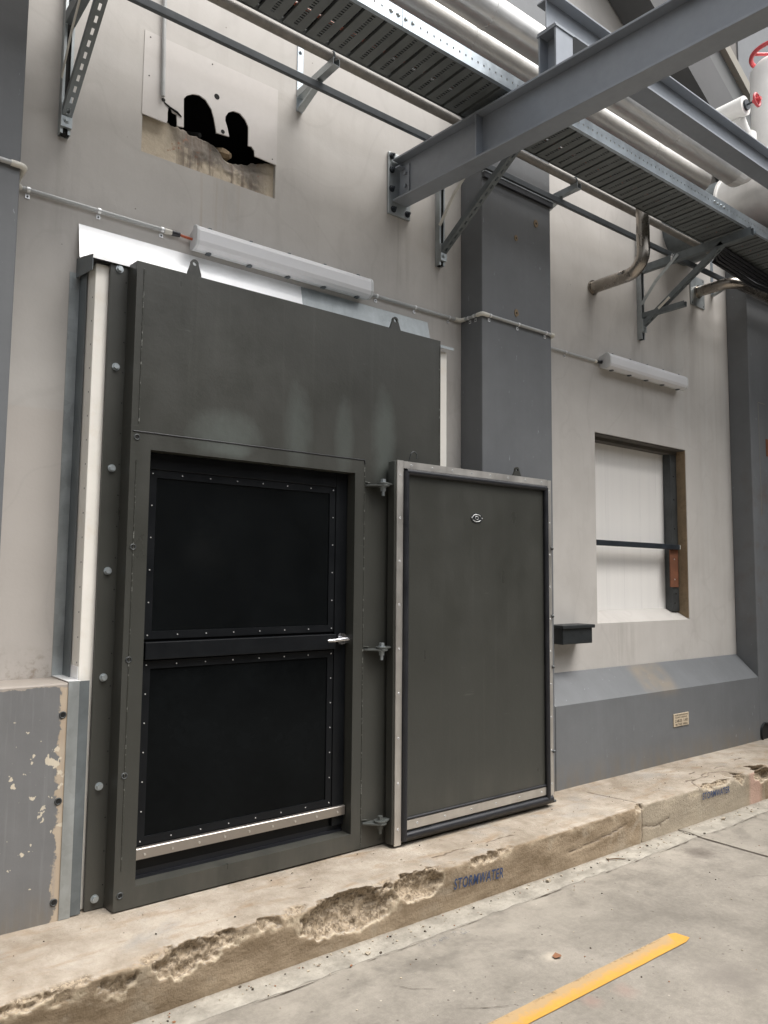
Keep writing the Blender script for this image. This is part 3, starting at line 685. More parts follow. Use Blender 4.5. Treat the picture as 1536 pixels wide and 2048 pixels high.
poly = [(1.386, 3.843), (1.391, 3.858), (1.390, 3.901), (1.394, 3.928), (1.405, 3.932), (1.414, 3.911), (1.436, 3.909), (1.441, 3.851), (1.476, 3.857), (1.471, 4.006), (1.487, 4.029), (1.520, 4.051), (1.554, 4.059), (1.589, 4.048), (1.622, 4.011), (1.638, 3.966), (1.654, 3.896), (1.726, 3.902), (1.715, 3.945), (1.701, 3.980), (1.702, 4.003), (1.719, 4.033), (1.748, 4.052), (1.785, 4.053), (1.816, 4.031), (1.836, 3.998), (1.838, 3.893), (1.857, 3.896), (1.875, 3.878), (1.877, 3.850), (2.011, 3.846), (2.011, 4.277), (1.261, 4.277), (1.261, 3.846)]
m2 = MB(); m2.prism(poly, 'y', 3.537, 3.5445); m2.cur = 1
for (x, z, r) in ((1.650, 4.090, .015), (1.689, 3.914, .011), (1.366, 3.956, .010)): m2.tube([(x, 3.5362, z), (x, 3.5375, z)], r, 16, True, False)
for (x, z) in ((1.29, 4.25), (1.29, 4.05), (1.62, 4.255), (1.985, 3.87)): m2.tube([(x, 3.5362, z), (x, 3.5375, z)], .0035, 10, True, False)
m2.tube([(1.37, 3.5362, 3.945), (1.40, 3.536, 3.93), (1.44, 3.536, 3.918), (1.462, 3.5362, 3.905)], [.003, .005, .006, .003], 8)
m2.build('sheet', ['sheet', 'void'], sheet)
m2 = MB(); m2.tube([(1.345, 3.524, 5.2), (1.352, 3.524, 4.3), (1.358, 3.524, 3.965)], .0095, 12)
tag(m2.build('drop_conduit', 'conduit', at=(1.35, 3.53, 3.96)), 'thin grey vertical conduit hanging down over the pale cement sheet', 'conduit')

# ------------------------------------------------------------------ door unit
D = thing('steel_door_unit', (2.0, 3.24, KZ), 'dark olive steel door housing with its thick outer door swung open', 'door')
YF = 3.226
m2 = MB(); th = .010
X0, X1, Z0, Z1 = 1.156, 2.941, .242, 2.975; OX0, OX1, OZ0, OZ1 = 1.245, 2.343, .324, 2.150
for (a, b, c, d) in ((X0, OX0, Z0, Z1), (OX1, X1, Z0, Z1), (OX0, OX1, Z0, OZ0), (OX0, OX1, OZ1, Z1)): m2.box(a, b, YF, YF + th, c, d)
# sides, top, reveals
m2.add([(X0, YF + .001, Z0), (X0, YF + .001, Z1), (1.148, 3.318, Z1), (1.148, 3.318, Z0)], [(0, 1, 2, 3)])
m2.box(X1 - .008, X1 - .0005, YF + th, 3.336, Z0, Z1); m2.box(X0 + .002, X1 - .008, YF + th, 3.336, Z1 - .01, Z1 - .0005)
m2.box(X0 + .002, X1 - .008, YF + th, 3.336, Z0 + .0005, Z0 + .008)
m2.box(OX0 - .008, OX0 - .0005, YF + th, 3.336, OZ0, OZ1); m2.box(OX1 + .0005, OX1 + .008, YF + th, 3.336, OZ0, OZ1)
m2.box(OX0 - .008, OX1 + .008, YF + th, 3.336, OZ0 - .008, OZ0 - .0005); m2.box(OX0 - .008, OX1 + .008, YF + th, 3.336, OZ1 + .0005, OZ1 + .008)
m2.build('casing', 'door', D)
# panel joint line
m2 = MB()
pts = [(1.165 + (2.40 - 1.165) * i / 60, 2.2235 + .0015 * noise.noise(V((i * .7, 0, 0)))) for i in range(61)] + [(2.404, 2.219), (2.405, 2.20)]
m2.tube([(x, YF - .0005, z) for x, z in pts], .003, 8); m2.build('panel_joint', 'black', D)
m2 = MB()
for x, za, zb in ((2.404, .26, 2.19), (1.184, .40, 2.1), (1.188, 2.26, 2.95)):
    z = za; pts = []
    while z < zb: pts.append((x + .0012 * noise.noise(V((z * 60, x, 0))), YF - .0003, z)); z += .008
    m2 = MB(); m2.tube(pts, [.0022 + .0012 * (.5 + noise.noise(V((q[2] * 90, 0, x)))) for q in pts], 6); m2.build('weld_seam', 'weld', D)
m2 = MB()
m2.tube([(2.933, YF - .0003, 2.27 + i * .01) for i in range(68)], [.002 + .0016 * abs(noise.noise(V((i * 1.3, 0, 0)))) for i in range(68)], 6)
m2.build('weld_seam', 'weld', D)
m2 = MB()
for z in (2.198, 1.726, 1.253, .779, .302):
    m2 = MB(); m2.torus((1.183, YF, z), (0, 1, 0), .011, .0035, 22, 8); m2.cur = 1; m2.tube([(1.183, YF - .001, z), (1.183, YF + .002, z)], .009, 16)
    m2.build('grommet', ['steel_post', 'void'], D)
# flange and bolts
m2 = MB(); m2.box(1.069, 1.149, 3.312, 3.324, .238, 2.992); m2.cur = 1
for k in range(20): m2.tube([(1.140, 3.311, .33 + k * .135), (1.140, 3.3122, .33 + k * .135)], .003, 8)
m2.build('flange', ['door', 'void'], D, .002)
m2 = MB(); m2.box(1.069, 1.150, 3.3245, 3.3295, .24, 2.97); m2.build('gasket', 'black', D)
m2 = MB(); m2.hexbolt((0, 0, 0), (0, -1, 0), .0125, .014); bolt0 = None
zb = (2.950, 2.511, 2.065, 1.624, 1.177, .731, .281)
mo = m2.build('bolt', 'zinc', None)
for i, z in enumerate(zb):
    o = mo if i == 0 else mo.copy()
    if i: COL.objects.link(o)
    o.parent = D; o.location = V((1.109, 3.312, z)) - OFF[D.name]; o.rotation_euler = (0, i * .7, 0)
# lifting lugs
def lug(name, x, z, y, w, h, par):
    prof = [(x - w / 2, z), (x + w / 2, z)]; r = w * .24
    prof += [(x + r * math.cos(a), z + h - r + r * math.sin(a)) for a in [math.radians(-10 + 20 * i) for i in range(11)]]
    # ring with hole: outer polygon and hole joined by quads
    N = 40; c = (x, z + h - r * 1.05); hr = r * .52
    outer = []
    for k in range(N):
        a = 2 * math.pi * k / N; d = (math.cos(a), math.sin(a)); best = None
        P = prof
        for (p, q) in zip(P, P[1:] + P[:1]):
            ex, ez = q[0] - p[0], q[1] - p[1]; den = d[0] * ez - d[1] * ex
            if abs(den) < 1e-9: continue
            t = ((p[0] - c[0]) * ez - (p[1] - c[1]) * ex) / den; u = ((p[0] - c[0]) * d[1] - (p[1] - c[1]) * d[0]) / den
            if t > 0 and -1e-6 <= u <= 1 + 1e-6: best = t if best is None else min(best, t)
        outer.append((c[0] + d[0] * best, c[1] + d[1] * best))
    inner = [(c[0] + hr * math.cos(2 * math.pi * k / N), c[1] + hr * math.sin(2 * math.pi * k / N)) for k in range(N)]
    vs = [(p[0], y, p[1]) for p in outer] + [(p[0], y, p[1]) for p in inner] + [(p[0], y + .012, p[1]) for p in outer] + [(p[0], y + .012, p[1]) for p in inner]
    fs = []
    for k in range(N):
        l = (k + 1) % N; fs += [(k, l, N + l, N + k), (2 * N + l, 2 * N + k, 3 * N + k, 3 * N + l), (l, k, 2 * N + k, 2 * N + l), (N + k, N + l, 3 * N + l, 3 * N + k)]
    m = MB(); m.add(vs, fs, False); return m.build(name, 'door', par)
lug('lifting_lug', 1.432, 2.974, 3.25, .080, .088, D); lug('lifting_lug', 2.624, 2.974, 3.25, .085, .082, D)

# inner door
YI = 3.30
m2 = MB(); m2.box(1.256, 2.334, YI + .006, YI + .03, .36, 2.145); inner = m2.build('inner_door', 'screen_frame', D)
def frame(mb, x0, x1, z0, z1, w, y0, y1):
    mb.box(x0, x1, y0, y1, z1 - w, z1); mb.box(x0, x1, y0, y1, z0, z0 + w); mb.box(x0, x0 + w, y0, y1, z0 + w, z1 - w); mb.box(x1 - w, x1, y0, y1, z0 + w, z1 - w)
m2 = MB(); m2.box(1.249, 1.268, YI - .012, YI + .02, .36, 2.148); m2.box(2.268, 2.339, YI - .012, YI + .02, .36, 2.148); m2.box(1.269, 2.267, YI - .012, YI + .02, 2.075, 2.148)
m2.build('door_frame', 'screen_frame', inner, .003)
m2 = MB(); m2.box(1.270, 2.266, YI - .03, YI + .004, 1.243, 1.318); m2.build('middle_rail', 'screen_frame', inner, .003)
for nm, z0, z1 in (('upper_panel', 1.330, 2.074), ('lower_panel', .462, 1.236)):
    m2 = MB(); m2.box(1.30, 2.236, YI + .000, YI + .005, z0 + .03, z1 - .03); pn = m2.build(nm, 'screen_gloss' if nm[0] == 'u' else 'screen', inner)
    m2 = MB(); frame(m2, 1.270, 2.266, z0, z1, .034, YI - .006, YI + .003); m2.cur = 1
    n = 7
    for k in range(n + 1):
        x = 1.285 + (2.252 - 1.285) * k / n
        for z in (z0 + .017, z1 - .017): m2.tube([(x, YI - .0095, z), (x, YI - .006, z)], .0029, 8)
    n = 5 if nm[0] == 'u' else 6
    for k in range(1, n):
        z = z0 + .017 + (z1 - z0 - .034) * k / n
        for x in (1.285, 2.252): m2.tube([(x, YI - .0095, z), (x, YI - .006, z)], .0029, 8)
    m2.build('retaining_frame', ['screen_frame', 'saddle'], inner)
m2 = MB(); m2.prism([(YI - .028, .412), (YI - .028, .4535), (YI - .025, .4565), (YI + .003, .457), (YI + .003, .412)], 'x', 1.250, 2.338); m2.cur = 1
for k in range(9): m2.tube([(1.30 + k * .124, YI - .0315, .430), (1.30 + k * .124, YI - .028, .430)], .0052, 10)
m2.build('kick_strip', ['kick', 'alu'], inner)
m2 = MB(); m2.box(1.249, 2.339, YI + .01, YI + .035, .318, .36); m2.box(1.249, 2.339, 3.3, 3.336, .3165, .335); m2.build('threshold', 'black', D)
# lever handle
m2 = MB(); hx, hz = 2.300, 1.293
m2.tube([(hx, YI - .030, hz), (hx, YI - .040, hz)], [.030, .028], 28); m2.tube([(hx, YI - .04, hz), (hx, YI - .075, hz)], .011, 16)
m2.tube([(hx + .012, YI - .074, hz + .001), (hx, YI - .076, hz + .002), (hx - .03, YI - .077, hz + .001), (hx - .075, YI - .073, hz - .003), (hx - .108, YI - .066, hz - .004)], [.010, .0125, .0105, .009, .0075], 14)
m2.build('lever_handle', 'chrome', inner)
m2 = MB(); m2.box(2.325, 2.345, YI - .032, YI - .012, 1.272, 1.310); m2.build('latch_plate', 'chrome', inner, .002)

# outer door leaf, folded back
LX0, LX1, LZ0, LZ1, LY = 2.545, 3.812, .250, 2.228, 3.150
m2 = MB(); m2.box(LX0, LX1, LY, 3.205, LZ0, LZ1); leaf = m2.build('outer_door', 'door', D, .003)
m2 = MB()   # flat retaining strips with countersunk screws
def strip(mb, x0, x1, z0, z1, n):
    mb.cur = 0; mb.box(x0, x1, LY - .009, LY - .0005, z0, z1); vert = (z1 - z0) > (x1 - x0)
    for k in range(n):
        t = (k + .35) / (n - .3); x, z = ((x0 + x1) / 2, z0 + (z1 - z0) * t) if vert else (x0 + (x1 - x0) * t, (z0 + z1) / 2)
        mb.cur = 1; mb.torus((x, LY - .0092, z), (0, 1, 0), .0042, .0018, 14, 6); mb.cur = 2; mb.tube([(x, LY - .0096, z), (x, LY - .0088, z)], .0032, 8)
strip(m2, 2.556, 2.599, .244, 2.232, 9); strip(m2, 2.6005, 3.770, 2.192, 2.230, 8); strip(m2, 3.772, 3.806, .300, 2.228, 10); strip(m2, 2.640, 3.762, .312, .358, 6)
m2.build('retaining_strip', ['alu', 'saddle', 'void'], leaf)
m2 = MB()
for pts, r in (([(2.618, LY - .010, .262), (2.618, LY - .010, 2.178)], .0165), ([(2.618, LY - .010, 2.174), (3.752, LY - .010, 2.174)], .0165), ([(3.752, LY - .010, 2.178), (3.752, LY - .010, .285)], .0165), ([(2.618, LY - .006, .282), (3.79, LY - .006, .282)], .019), ([(2.64, LY - .004, .366), (3.74, LY - .004, .366)], .007)):
    m2.tube(pts, r, 14)
m2.build('rubber_seal', 'black', leaf)
for z in (.56, 1.07, 1.38, 1.80): m2 = MB(); m2.tube([(3.800, LY - .009, z), (3.812, LY - .014, z)], .010, 12); m2.build('edge_bolt', 'steel_post', leaf)
m2 = MB(); m2.tube([(3.805, LY - .004, .262), (3.825, LY - .004, .262)], .008, 10); m2.build('stop_stud', 'steel_post', leaf)
lug('lifting_lug', 3.521, 2.229, 3.165, .078, .062, leaf)
m2 = MB(); hk = [(2.652, 3.165, 2.225), (2.660, 3.16, 2.262)] + arc((2.683, 3.155, 2.268), math.pi * .95, -.6, .022, (1, 0, 0), (0, 0, 1), 10); m2.tube(hk, .0035, 8); m2.build('wire_hook', 'steel_post', leaf)
# oval maker's badge
m2 = MB(); bx, bz = 3.155, 1.955; N = 40
el = lambda a, b: [(bx + a * math.cos(2 * math.pi * k / N), bz + b * math.sin(2 * math.pi * k / N)) for k in range(N)]
m2.prism(el(.047, .029), 'y', LY - .003, LY - .0002); m2.cur = 1
for a0, a1 in ((35, 145), (215, 325), (150, 178)):
    pts = [(bx + .036 * math.cos(math.radians(t)), LY - .0032, bz + .0205 * math.sin(math.radians(t))) for t in range(a0, a1 + 1, 6)]; m2.tube(pts, .0022, 6)
m2.tube([(bx + .012 * math.cos(math.radians(t)), LY - .0032, bz + .011 * math.sin(math.radians(t))) for t in range(-60, 215, 12)], .0013, 6)
m2.tube([(bx + .009, LY - .0032, bz - .006), (bx + .003, LY - .0032, bz - .010), (bx - .006, LY - .0032, bz - .005)], .0013, 6)
for x in (bx - .041, bx + .041): m2.tube([(x, LY - .006, bz), (x, LY - .003, bz)], .0042, 10)
m2.build('badge', ['box_paint', 'saddle'], leaf)
# hinges
def teardrop(cx, cy, r, tx, w, n=14, sgn=1):
    pts = []
    for k in range(n + 1):
        a = -math.pi * .55 + math.pi * 1.1 * k / n; pts.append((cx - sgn * r * math.cos(a), cy + r * math.sin(a)))
    return pts
for z in (2.098, 1.243, .372):
    cx, cy = 2.490, 3.176
    m2 = MB(); lo = [(2.410, YF), (2.408, YF - .012)] + [(cx + .033 * math.cos(a), cy + .033 * math.sin(a)) for a in [math.radians(t) for t in range(-120, 61, 15)]] + [(2.500, YF)]
    m2.prism(lo, 'z', z - .012, z - .003)
    h = m2.build('hinge', 'bolt_paint', D, .0015)
    m2 = MB(); up = [(2.5445, 3.166), (2.5445, 3.20)] + [(cx + .033 * math.cos(a), cy + .033 * math.sin(a)) for a in [math.radians(t) for t in range(70, 291, 15)]]
    m2.prism(up, 'z', z - .001, z + .008); m2.build('leaf_plate', 'bolt_paint', h, .0015)
    m2 = MB(); m2.hexbolt((cx, cy, z + .008), (0, 0, 1), .015, .020); m2.tube([(cx, cy, z - .06), (cx, cy, z + .008)], .008, 12); m2.hexbolt((cx, cy, z - .012), (0, 0, -1), .015, .024); m2.build('hinge_bolt', 'zinc' if z > .5 else 'bolt_paint', h)
    m2 = MB(); m2.tube([(2.404, YF - .002, z + .010), (2.420, YF - .004, z + .008), (2.440, YF - .004, z + .006)], .003, 6); m2.tube([(2.406, YF - .002, z - .014), (2.425, YF - .004, z - .013)], .003, 6); m2.build('weld_spot', 'weld', h)

# panel and flashings around the door
m2 = MB(); m2.box(1.014, 3.092, 3.336, 3.5395, .24, 2.962); m2.cur = 1
for k in range(24): m2.tube([(1.0134, 3.365, .4 + k * .105), (1.0141, 3.365, .4 + k * .105)], .004, 8)
tag(m2.build('insulated_panel', ['white', 'steel_post'], bevel=.004, at=(2.05, 3.44, .24)), 'cream white insulated panel edge behind the dark steel door housing', 'panel')
F = thing('flashing_hood', (2.05, 3.5, 2.97), 'bright galvanised flashing on the wall above the door housing', 'flashing')
m2 = MB(); m2.prism([(3.5385, 3.206), (3.5365, 3.206), (3.498, 3.034), (3.300, 2.986), (3.300, 2.968), (3.302, 2.968), (3.303, 2.984), (3.500, 3.031)], 'x', .990, 2.20); m2.build('flashing_sheet', 'galv_bright', F)
m2 = MB(); m2.prism([(3.5375, 3.2045), (3.5355, 3.2045), (3.497, 3.0325), (3.299, 2.9845), (3.299, 2.968), (3.301, 2.968), (3.302, 2.9825), (3.499, 3.0295)], 'x', 2.18, 3.112); m2.build('flashing_sheet', 'galv', F)
m2 = MB(); m2.prism([(3.5385, 3.04), (3.508, 3.030), (3.302, 2.980), (3.302, 2.915), (3.508, 2.945), (3.5385, 2.95)], 'x', .989, .9912); m2.build('side_return', 'galv_dark', F)
A = thing('galvanised_angle', (.99, 3.53, 1.17), 'tall galvanised angle running up the wall left of the cream panel', 'flashing')
m2 = MB(); m2.box(.962, 1.006, 3.5355, 3.5385, 1.17, 2.972); m2.build('wall_leg', 'galv', A)
m2 = MB(); m2.box(1.0065, 1.0095, 3.435, 3.5385, 1.17, 2.955); m2.build('return_leg', 'galv_dark', A)
A = thing('corner_trim', (1.0, 3.3, .237), 'galvanised corner trim on the chipped grey plinth beside the door housing', 'flashing')
m2 = MB(); m2.box(.965, 1.0085, 3.2955, 3.2985, .237, 1.172); m2.build('front_strip', 'galv', A)
m2 = MB(); m2.box(1.009, 1.05, 3.3005, 3.3035, .24, 1.170); m2.build('inner_strip', 'galv_dark', A)
m2 = MB(); m2.box(.964, 1.012, 3.2975, 3.534, 1.1695, 1.1725); m2.box(1.0105, 1.0135, 3.34, 3.50, 1.173, 1.225); m2.build('cap_shelf', 'galv_bright', A)

# ------------------------------------------------------------------ lights and conduits
def make_light(label):
    t = thing('batten_light', (1.522, WY, 3.273), label, 'light fitting', 'batten light fittings on the wall')
    L = 1.08; x0 = 1.522
    m = MB(); m.prism([(3.538, 3.232), (3.538, 3.314), (3.495, 3.331), (3.480, 3.331), (3.480, 3.215), (3.495, 3.215)], 'x', x0 + .004, x0 + L - .004); m.build('light_base', 'fixture_base', t, .004)
    m = MB(); m.prism([(3.4795, 3.213), (3.4795, 3.333), (3.458, 3.331), (3.438, 3.318), (3.430, 3.298), (3.430, 3.248), (3.438, 3.228), (3.458, 3.215)], 'x', x0, x0 + L); m.build('diffuser', 'diffuser', t, .008)
    for xe in (x0 - .004, x0 + L - .012):
        m = MB(); m.prism([(3.482, 3.211), (3.482, 3.335), (3.457, 3.333), (3.436, 3.319), (3.4275, 3.299), (3.4275, 3.247), (3.436, 3.227), (3.457, 3.213)], 'x', xe, xe + .016); m.build('end_cap', 'fixture_base', t, .004)
    for k in range(5):
        x = x0 + .08 + (L - .16) * k / 4
        for s in (1, -1):
            m = MB(); z = 3.273 + s * .0605; m.box(x - .012, x + .012, 3.470, 3.494, min(z, z + s * .006), max(z, z + s * .006)); m.box(x - .007, x + .007, 3.462, 3.469, min(z, z + s * .006), max(z, z + s * .006)); m.build('spring_clip', 'galv_dark', t)
    return t
l1 = make_light('white batten light on the wall above the steel door housing')
l2 = copy_tree(l1, (4.862, WY, 3.273), None, 'white batten light on the wall above the boarded window')

def saddle(par, c, up=-1, horiz=(1, 0, 0), nrm=(0, -1, 0)):
    c = V(c); h = V(horiz); n = V(nrm); m = MB(); r = .0135
    pts = [c + h * 0 + n * 0]
    # strap round the tube and a foot with a screw
    for k in range(9):
        a = -math.pi * .5 + math.pi * k / 8
        q = c + n * (r * math.cos(a)) + V((0, 0, 1)) * (r * math.sin(a))
        q2 = c + n * (r * math.cos(a + math.pi / 8)) + V((0, 0, 1)) * (r * math.sin(a + math.pi / 8))
        if k < 8: m.add([q - h * .007, q + h * .007, q2 + h * .007, q2 - h * .007], [(0, 1, 2, 3)])
    f = c - n * .012 + V((0, 0, up * .013)); m.obb(f - h * .009, h, n, V((0, 0, up)), .018, .003, .022)
    m.cur = 1; s = f + V((0, 0, up * .013)) + n * .003; m.tube([s, s + n * .002], .0045, 10); return m.build('saddle_clip', ['saddle', 'steel_post'], par)
c1 = thing('wall_conduit', (1.0, 3.52, 3.28), 'grey conduit with saddles running left from the long light above the door', 'conduit')
m2 = MB(); m2.tube([(-.2, 3.331, 3.287), (.66, 3.331, 3.289)], .0105, 14); m2.tube([(.72, 3.525, 3.287), (1.405, 3.525, 3.287)], .0105, 14); m2.build('conduit_tube', 'conduit', c1)
m2 = MB(); m2.tube([(.655, 3.331, 3.289), (.69, 3.332, 3.289)] + arc((.69, 3.352, 3.289), -math.pi / 2, 0, .020, (1, 0, 0), (0, 1, 0), 6) + [(.71, 3.44, 3.288), (.712, 3.50, 3.288), (.735, 3.525, 3.287)], .013, 14); m2.build('elbow', 'elbow', c1)
m2 = MB(); m2.tube([(1.39, 3.525, 3.287), (1.43, 3.525, 3.287)], .0125, 12); m2.cur = 1; m2.tube([(1.428, 3.525, 3.287), (1.468, 3.52, 3.286)], [.0145, .012], 12); m2.cur = 2; m2.tube([(1.462, 3.52, 3.286), (1.49, 3.512, 3.28), (1.53, 3.505, 3.275)], .0065, 10); m2.build('cable_gland', ['elbow', 'black', 'orange'], c1)
for x in (.768, 1.075, 1.378): saddle(c1, (x, 3.525, 3.287))
saddle(c1, (.60, 3.331, 3.289))
c2 = thing('wall_conduit', (3.4, 3.45, 3.27), 'grey conduit wrapping round the dark pilaster between the two lights', 'conduit')
m2 = MB(); m2.tube([(2.655, 3.525, 3.272), (3.34, 3.525, 3.272)], .0105, 14); m2.tube([(3.389, 3.49, 3.271), (3.389, 3.36, 3.271)], .0105, 14); m2.tube([(3.43, 3.331, 3.270), (4.05, 3.331, 3.270)], .0105, 14); m2.build('conduit_tube', 'conduit', c2)
for pts in ([(3.335, 3.525, 3.272), (3.37, 3.525, 3.272), (3.385, 3.515, 3.272), (3.389, 3.485, 3.271)], [(3.389, 3.375, 3.271), (3.389, 3.345, 3.271), (3.395, 3.335, 3.271), (3.41, 3.331, 3.271), (3.445, 3.331, 3.270)], [(4.045, 3.331, 3.270), (4.075, 3.332, 3.270), (4.085, 3.345, 3.270), (4.086, 3.38, 3.270)]):
    m2 = MB(); m2.tube(pts, .0135, 14); m2.build('elbow', 'elbow', c2)
m2 = MB(); m2.tube([(2.602, 3.51, 3.274), (2.628, 3.52, 3.273)], .0155, 12); m2.cur = 1; m2.tube([(2.622, 3.521, 3.273), (2.665, 3.525, 3.272)], .0125, 12); m2.build('cable_gland', ['black', 'elbow'], c2)
for x in (2.70, 3.0, 3.285): saddle(c2, (x, 3.525, 3.272))
for x in (3.46, 3.724, 3.998): saddle(c2, (x, 3.331, 3.270))
for y in (3.45, 3.40): saddle(c2, (3.389, y, 3.271), -1, (0, 1, 0), (-1, 0, 0))
m2 = MB(); m2.tube([(4.086, 3.38, 3.270), (4.0865, 3.5, 3.269), (4.10, 3.522, 3.268), (4.13, 3.525, 3.268), (4.80, 3.525, 3.268)], .0105, 14); m2.build('conduit_tube', 'conduit', c2)
m2 = MB(); m2.tube([(4.79, 3.525, 3.268), (4.822, 3.525, 3.268)], .0125, 12); m2.cur = 1; m2.tube([(4.82, 3.525, 3.268), (4.862, 3.51, 3.27)], .0145, 12); m2.build('cable_gland', ['elbow', 'black'], c2)
for x in (4.45,): saddle(c2, (x, 3.525, 3.268))

# box and plaque
bx = thing('cable_box', (4.40, WY, 1.16), 'black metal box with a lid fixed to the wall below the window', 'box')
m2 = MB(); m2.box(4.232, 4.555, 3.402, 3.538, 1.166, 1.272); m2.build('box_body', 'box_paint', bx, .004)
m2 = MB(); m2.box(4.216, 4.572, 3.388, 3.538, 1.2725, 1.296); m2.build('lid', 'box_paint', bx, .004)
pl = thing('warning_plaque', (5.56, 3.34, .54), 'small cream plaque reading CABLES LAID IN THIS AREA on the grey plinth', 'sign')
m2 = MB(); m2.box(5.456, 5.668, 3.336, 3.3425, .494, .590); m2.build('plaque_plate', 'plaque', pl, .0015)
m2 = MB()
for txt, x, z, h, w in (('NORTHERN RIVERS', 5.472, .5735, .0105, .18), ('COUNTY COUNCIL', 5.472, .5555, .0105, .172), ('CABLES  LAID', 5.472, .5255, .021, .18), ('IN THIS AREA', 5.480, .500, .017, .166)):
    vs, fs = text_mesh(txt, 'lettering', 'letter', (x, 3.336, z), (1, 0, 0), (0, 0, 1), (0, -1, 0), h, w, bold=.012, thick=.0008); m2.add(vs, fs)
m2.build('lettering', 'letter', pl)

# ------------------------------------------------------------------ overhead steel
def channel_tube(mb, o, U, Vv, W, L, w, d, t=.0025, lip=.009):
    """C channel: open side towards +W; U length, Vv width, W depth"""
    o = V(o); U, Vv, W = V(U), V(Vv), V(W)
    mb.obb(o, U, Vv, W, L, w, t); mb.obb(o + W * t, U, Vv, W, L, t, d - t); mb.obb(o + Vv * (w - t) + W * t, U, Vv, W, L, t, d - t)
    mb.obb(o + Vv * t + W * (d - t), U, Vv, W, L, lip, t); mb.obb(o + Vv * (w - t - lip) + W * (d - t), U, Vv, W, L, lip, t)
def bracket(x, label, extra=False):
    t = thing('strut_bracket', (x, WY, 3.58), label, 'bracket', 'strut brackets under the cable tray')
    zb = 3.555 if extra else 3.585
    m = MB(); channel_tube(m, (x - .022, 3.539, zb), (0, 0, 1), (1, 0, 0), (0, -1, 0), 4.42 - zb, .044, .041)
    m.cur = 1; m.box(x - .010, x + .010, 3.505, 3.535, zb + .002, 4.41); m.build('wall_channel', ['galv', 'void'], t)
    m = MB(); channel_tube(m, (x - .022, 3.497, 4.105), (0, -1, 0), (1, 0, 0), (0, 0, 1), .905, .044, .060); m.build('arm', 'galv_dark', t)
    a = V((x, 3.488, 3.655)); b = V((x, 2.80, 4.103)); d = (b - a).normalized(); nr = V((0, d.z, -d.y)); nr = nr if nr.z < 0 else -nr
    m = MB(); L = (b - a).length
    m.perf(a + V((-.022, 0, 0)), d, (1, 0, 0), -nr, L, .044, .0025, .052, .028, .012, .02)
    m.obb(a + V((-.022, 0, 0)) - nr * .0025, d, (1, 0, 0), -nr, L, .0025, .036); m.obb(a + V((.0195, 0, 0)) - nr * .0025, d, (1, 0, 0), -nr, L, .0025, .036)
    m.build('diagonal_brace', 'galv_dark', t)
    m = MB()
    for p, q in (((x - .03, 3.502, 3.845), (x - .03, 3.37, 4.00)), ((x - .03, 3.37, 4.00), (x - .03, 3.17, 4.158))):
        p, q = V(p), V(q); d = (q - p).normalized(); m.obb(p, d, V((0, -d.z, d.y)), (1, 0, 0), (q - p).length, .026, .004)
    m.build('flat_strap', 'elbow' if not extra else 'galv', t)
    m = MB(); m.box(x - .024, x + .024, 3.482, 3.4985, 3.61, 3.72); m.hexbolt((x, 3.482, 3.69), (0, -1, 0), .010, .010); m.hexbolt((x, 3.482, 3.64), (0, -1, 0), .010, .010); m.build('foot_plate', 'galv', t)
    if extra:
        m = MB(); channel_tube(m, (x - .020, 3.497, 3.728), (0, -1, 0), (1, 0, 0), (0, 0, 1), .37, .041, .041); m.build('spare_arm', 'galv_dark', t)
        m = MB()
        for a in (.5, 1.2, 2.0, 2.7): m.tube([(x - .033, 3.22, 4.115), (x - .034 + .03 * math.cos(a), 3.20, 4.115 + .05 * math.sin(a))], .0028, 6)
        m.build('cable_tie', 'diffuser', t)
        m = MB(); q = V((x, 3.30, 3.777)); m.obb(V((x - .0235, 3.34, 3.754)), V((0, -.838, .546)), V((0, .546, .838)), (1, 0, 0), .12, .022, .001); m.build('paper_tag', 'elbow', t)
    return t
bracket(.903, 'perforated strut bracket on the beige wall at the far left')
bracket(3.200, 'perforated strut bracket just left of the middle pilaster, under the big beam')
bracket(5.408, 'strut bracket with a bent strap and white tie above the window', True)

def pipe_bracket(x, label, z=4.325):
    t = thing('pipe_bracket', (x, WY, 4.2), label, 'bracket', 'small brackets holding the wall pipe')
    m = MB(); m.box(x - .02, x + .02, 3.534, 3.539, 4.205, 4.60); m.hexbolt((x, 3.534, 4.235), (0, -1, 0), .009, .010); m.hexbolt((x, 3.534, 4.56), (0, -1, 0), .009, .010); m.build('back_plate', 'rail', t, .002)
    m = MB(); channel_tube(m, (x - .0205, 3.533, z - .041), (0, -1, 0), (1, 0, 0), (0, 0, 1), .36, .041, .041); m.build('arm', 'galv', t)
    a = V((x, 3.532, 4.215)); b = V((x, 3.33, z - .041)); d = (b - a).normalized()
    m = MB(); m.obb(a + V((-.018, 0, 0)), d, (1, 0, 0), V((0, -d.z, d.y)), (b - a).length, .036, .012); m.build('gusset', 'galv', t)
    m = MB(); m.torus((x, 3.22, 4.353), (1, 0, 0), .029, .004, 24, 6); m.build('pipe_clamp', 'galv_dark', t)
    return t
pb = pipe_bracket(2.150, 'small galvanised bracket holding the wall pipe left of the big beam')
copy_tree(pb, (4.175, WY, 4.2), None, 'small galvanised bracket holding the wall pipe just right of the middle pilaster')
copy_tree(pb, (6.58, WY, 4.2), None, 'small galvanised bracket holding the wall pipe near the far right pilaster')

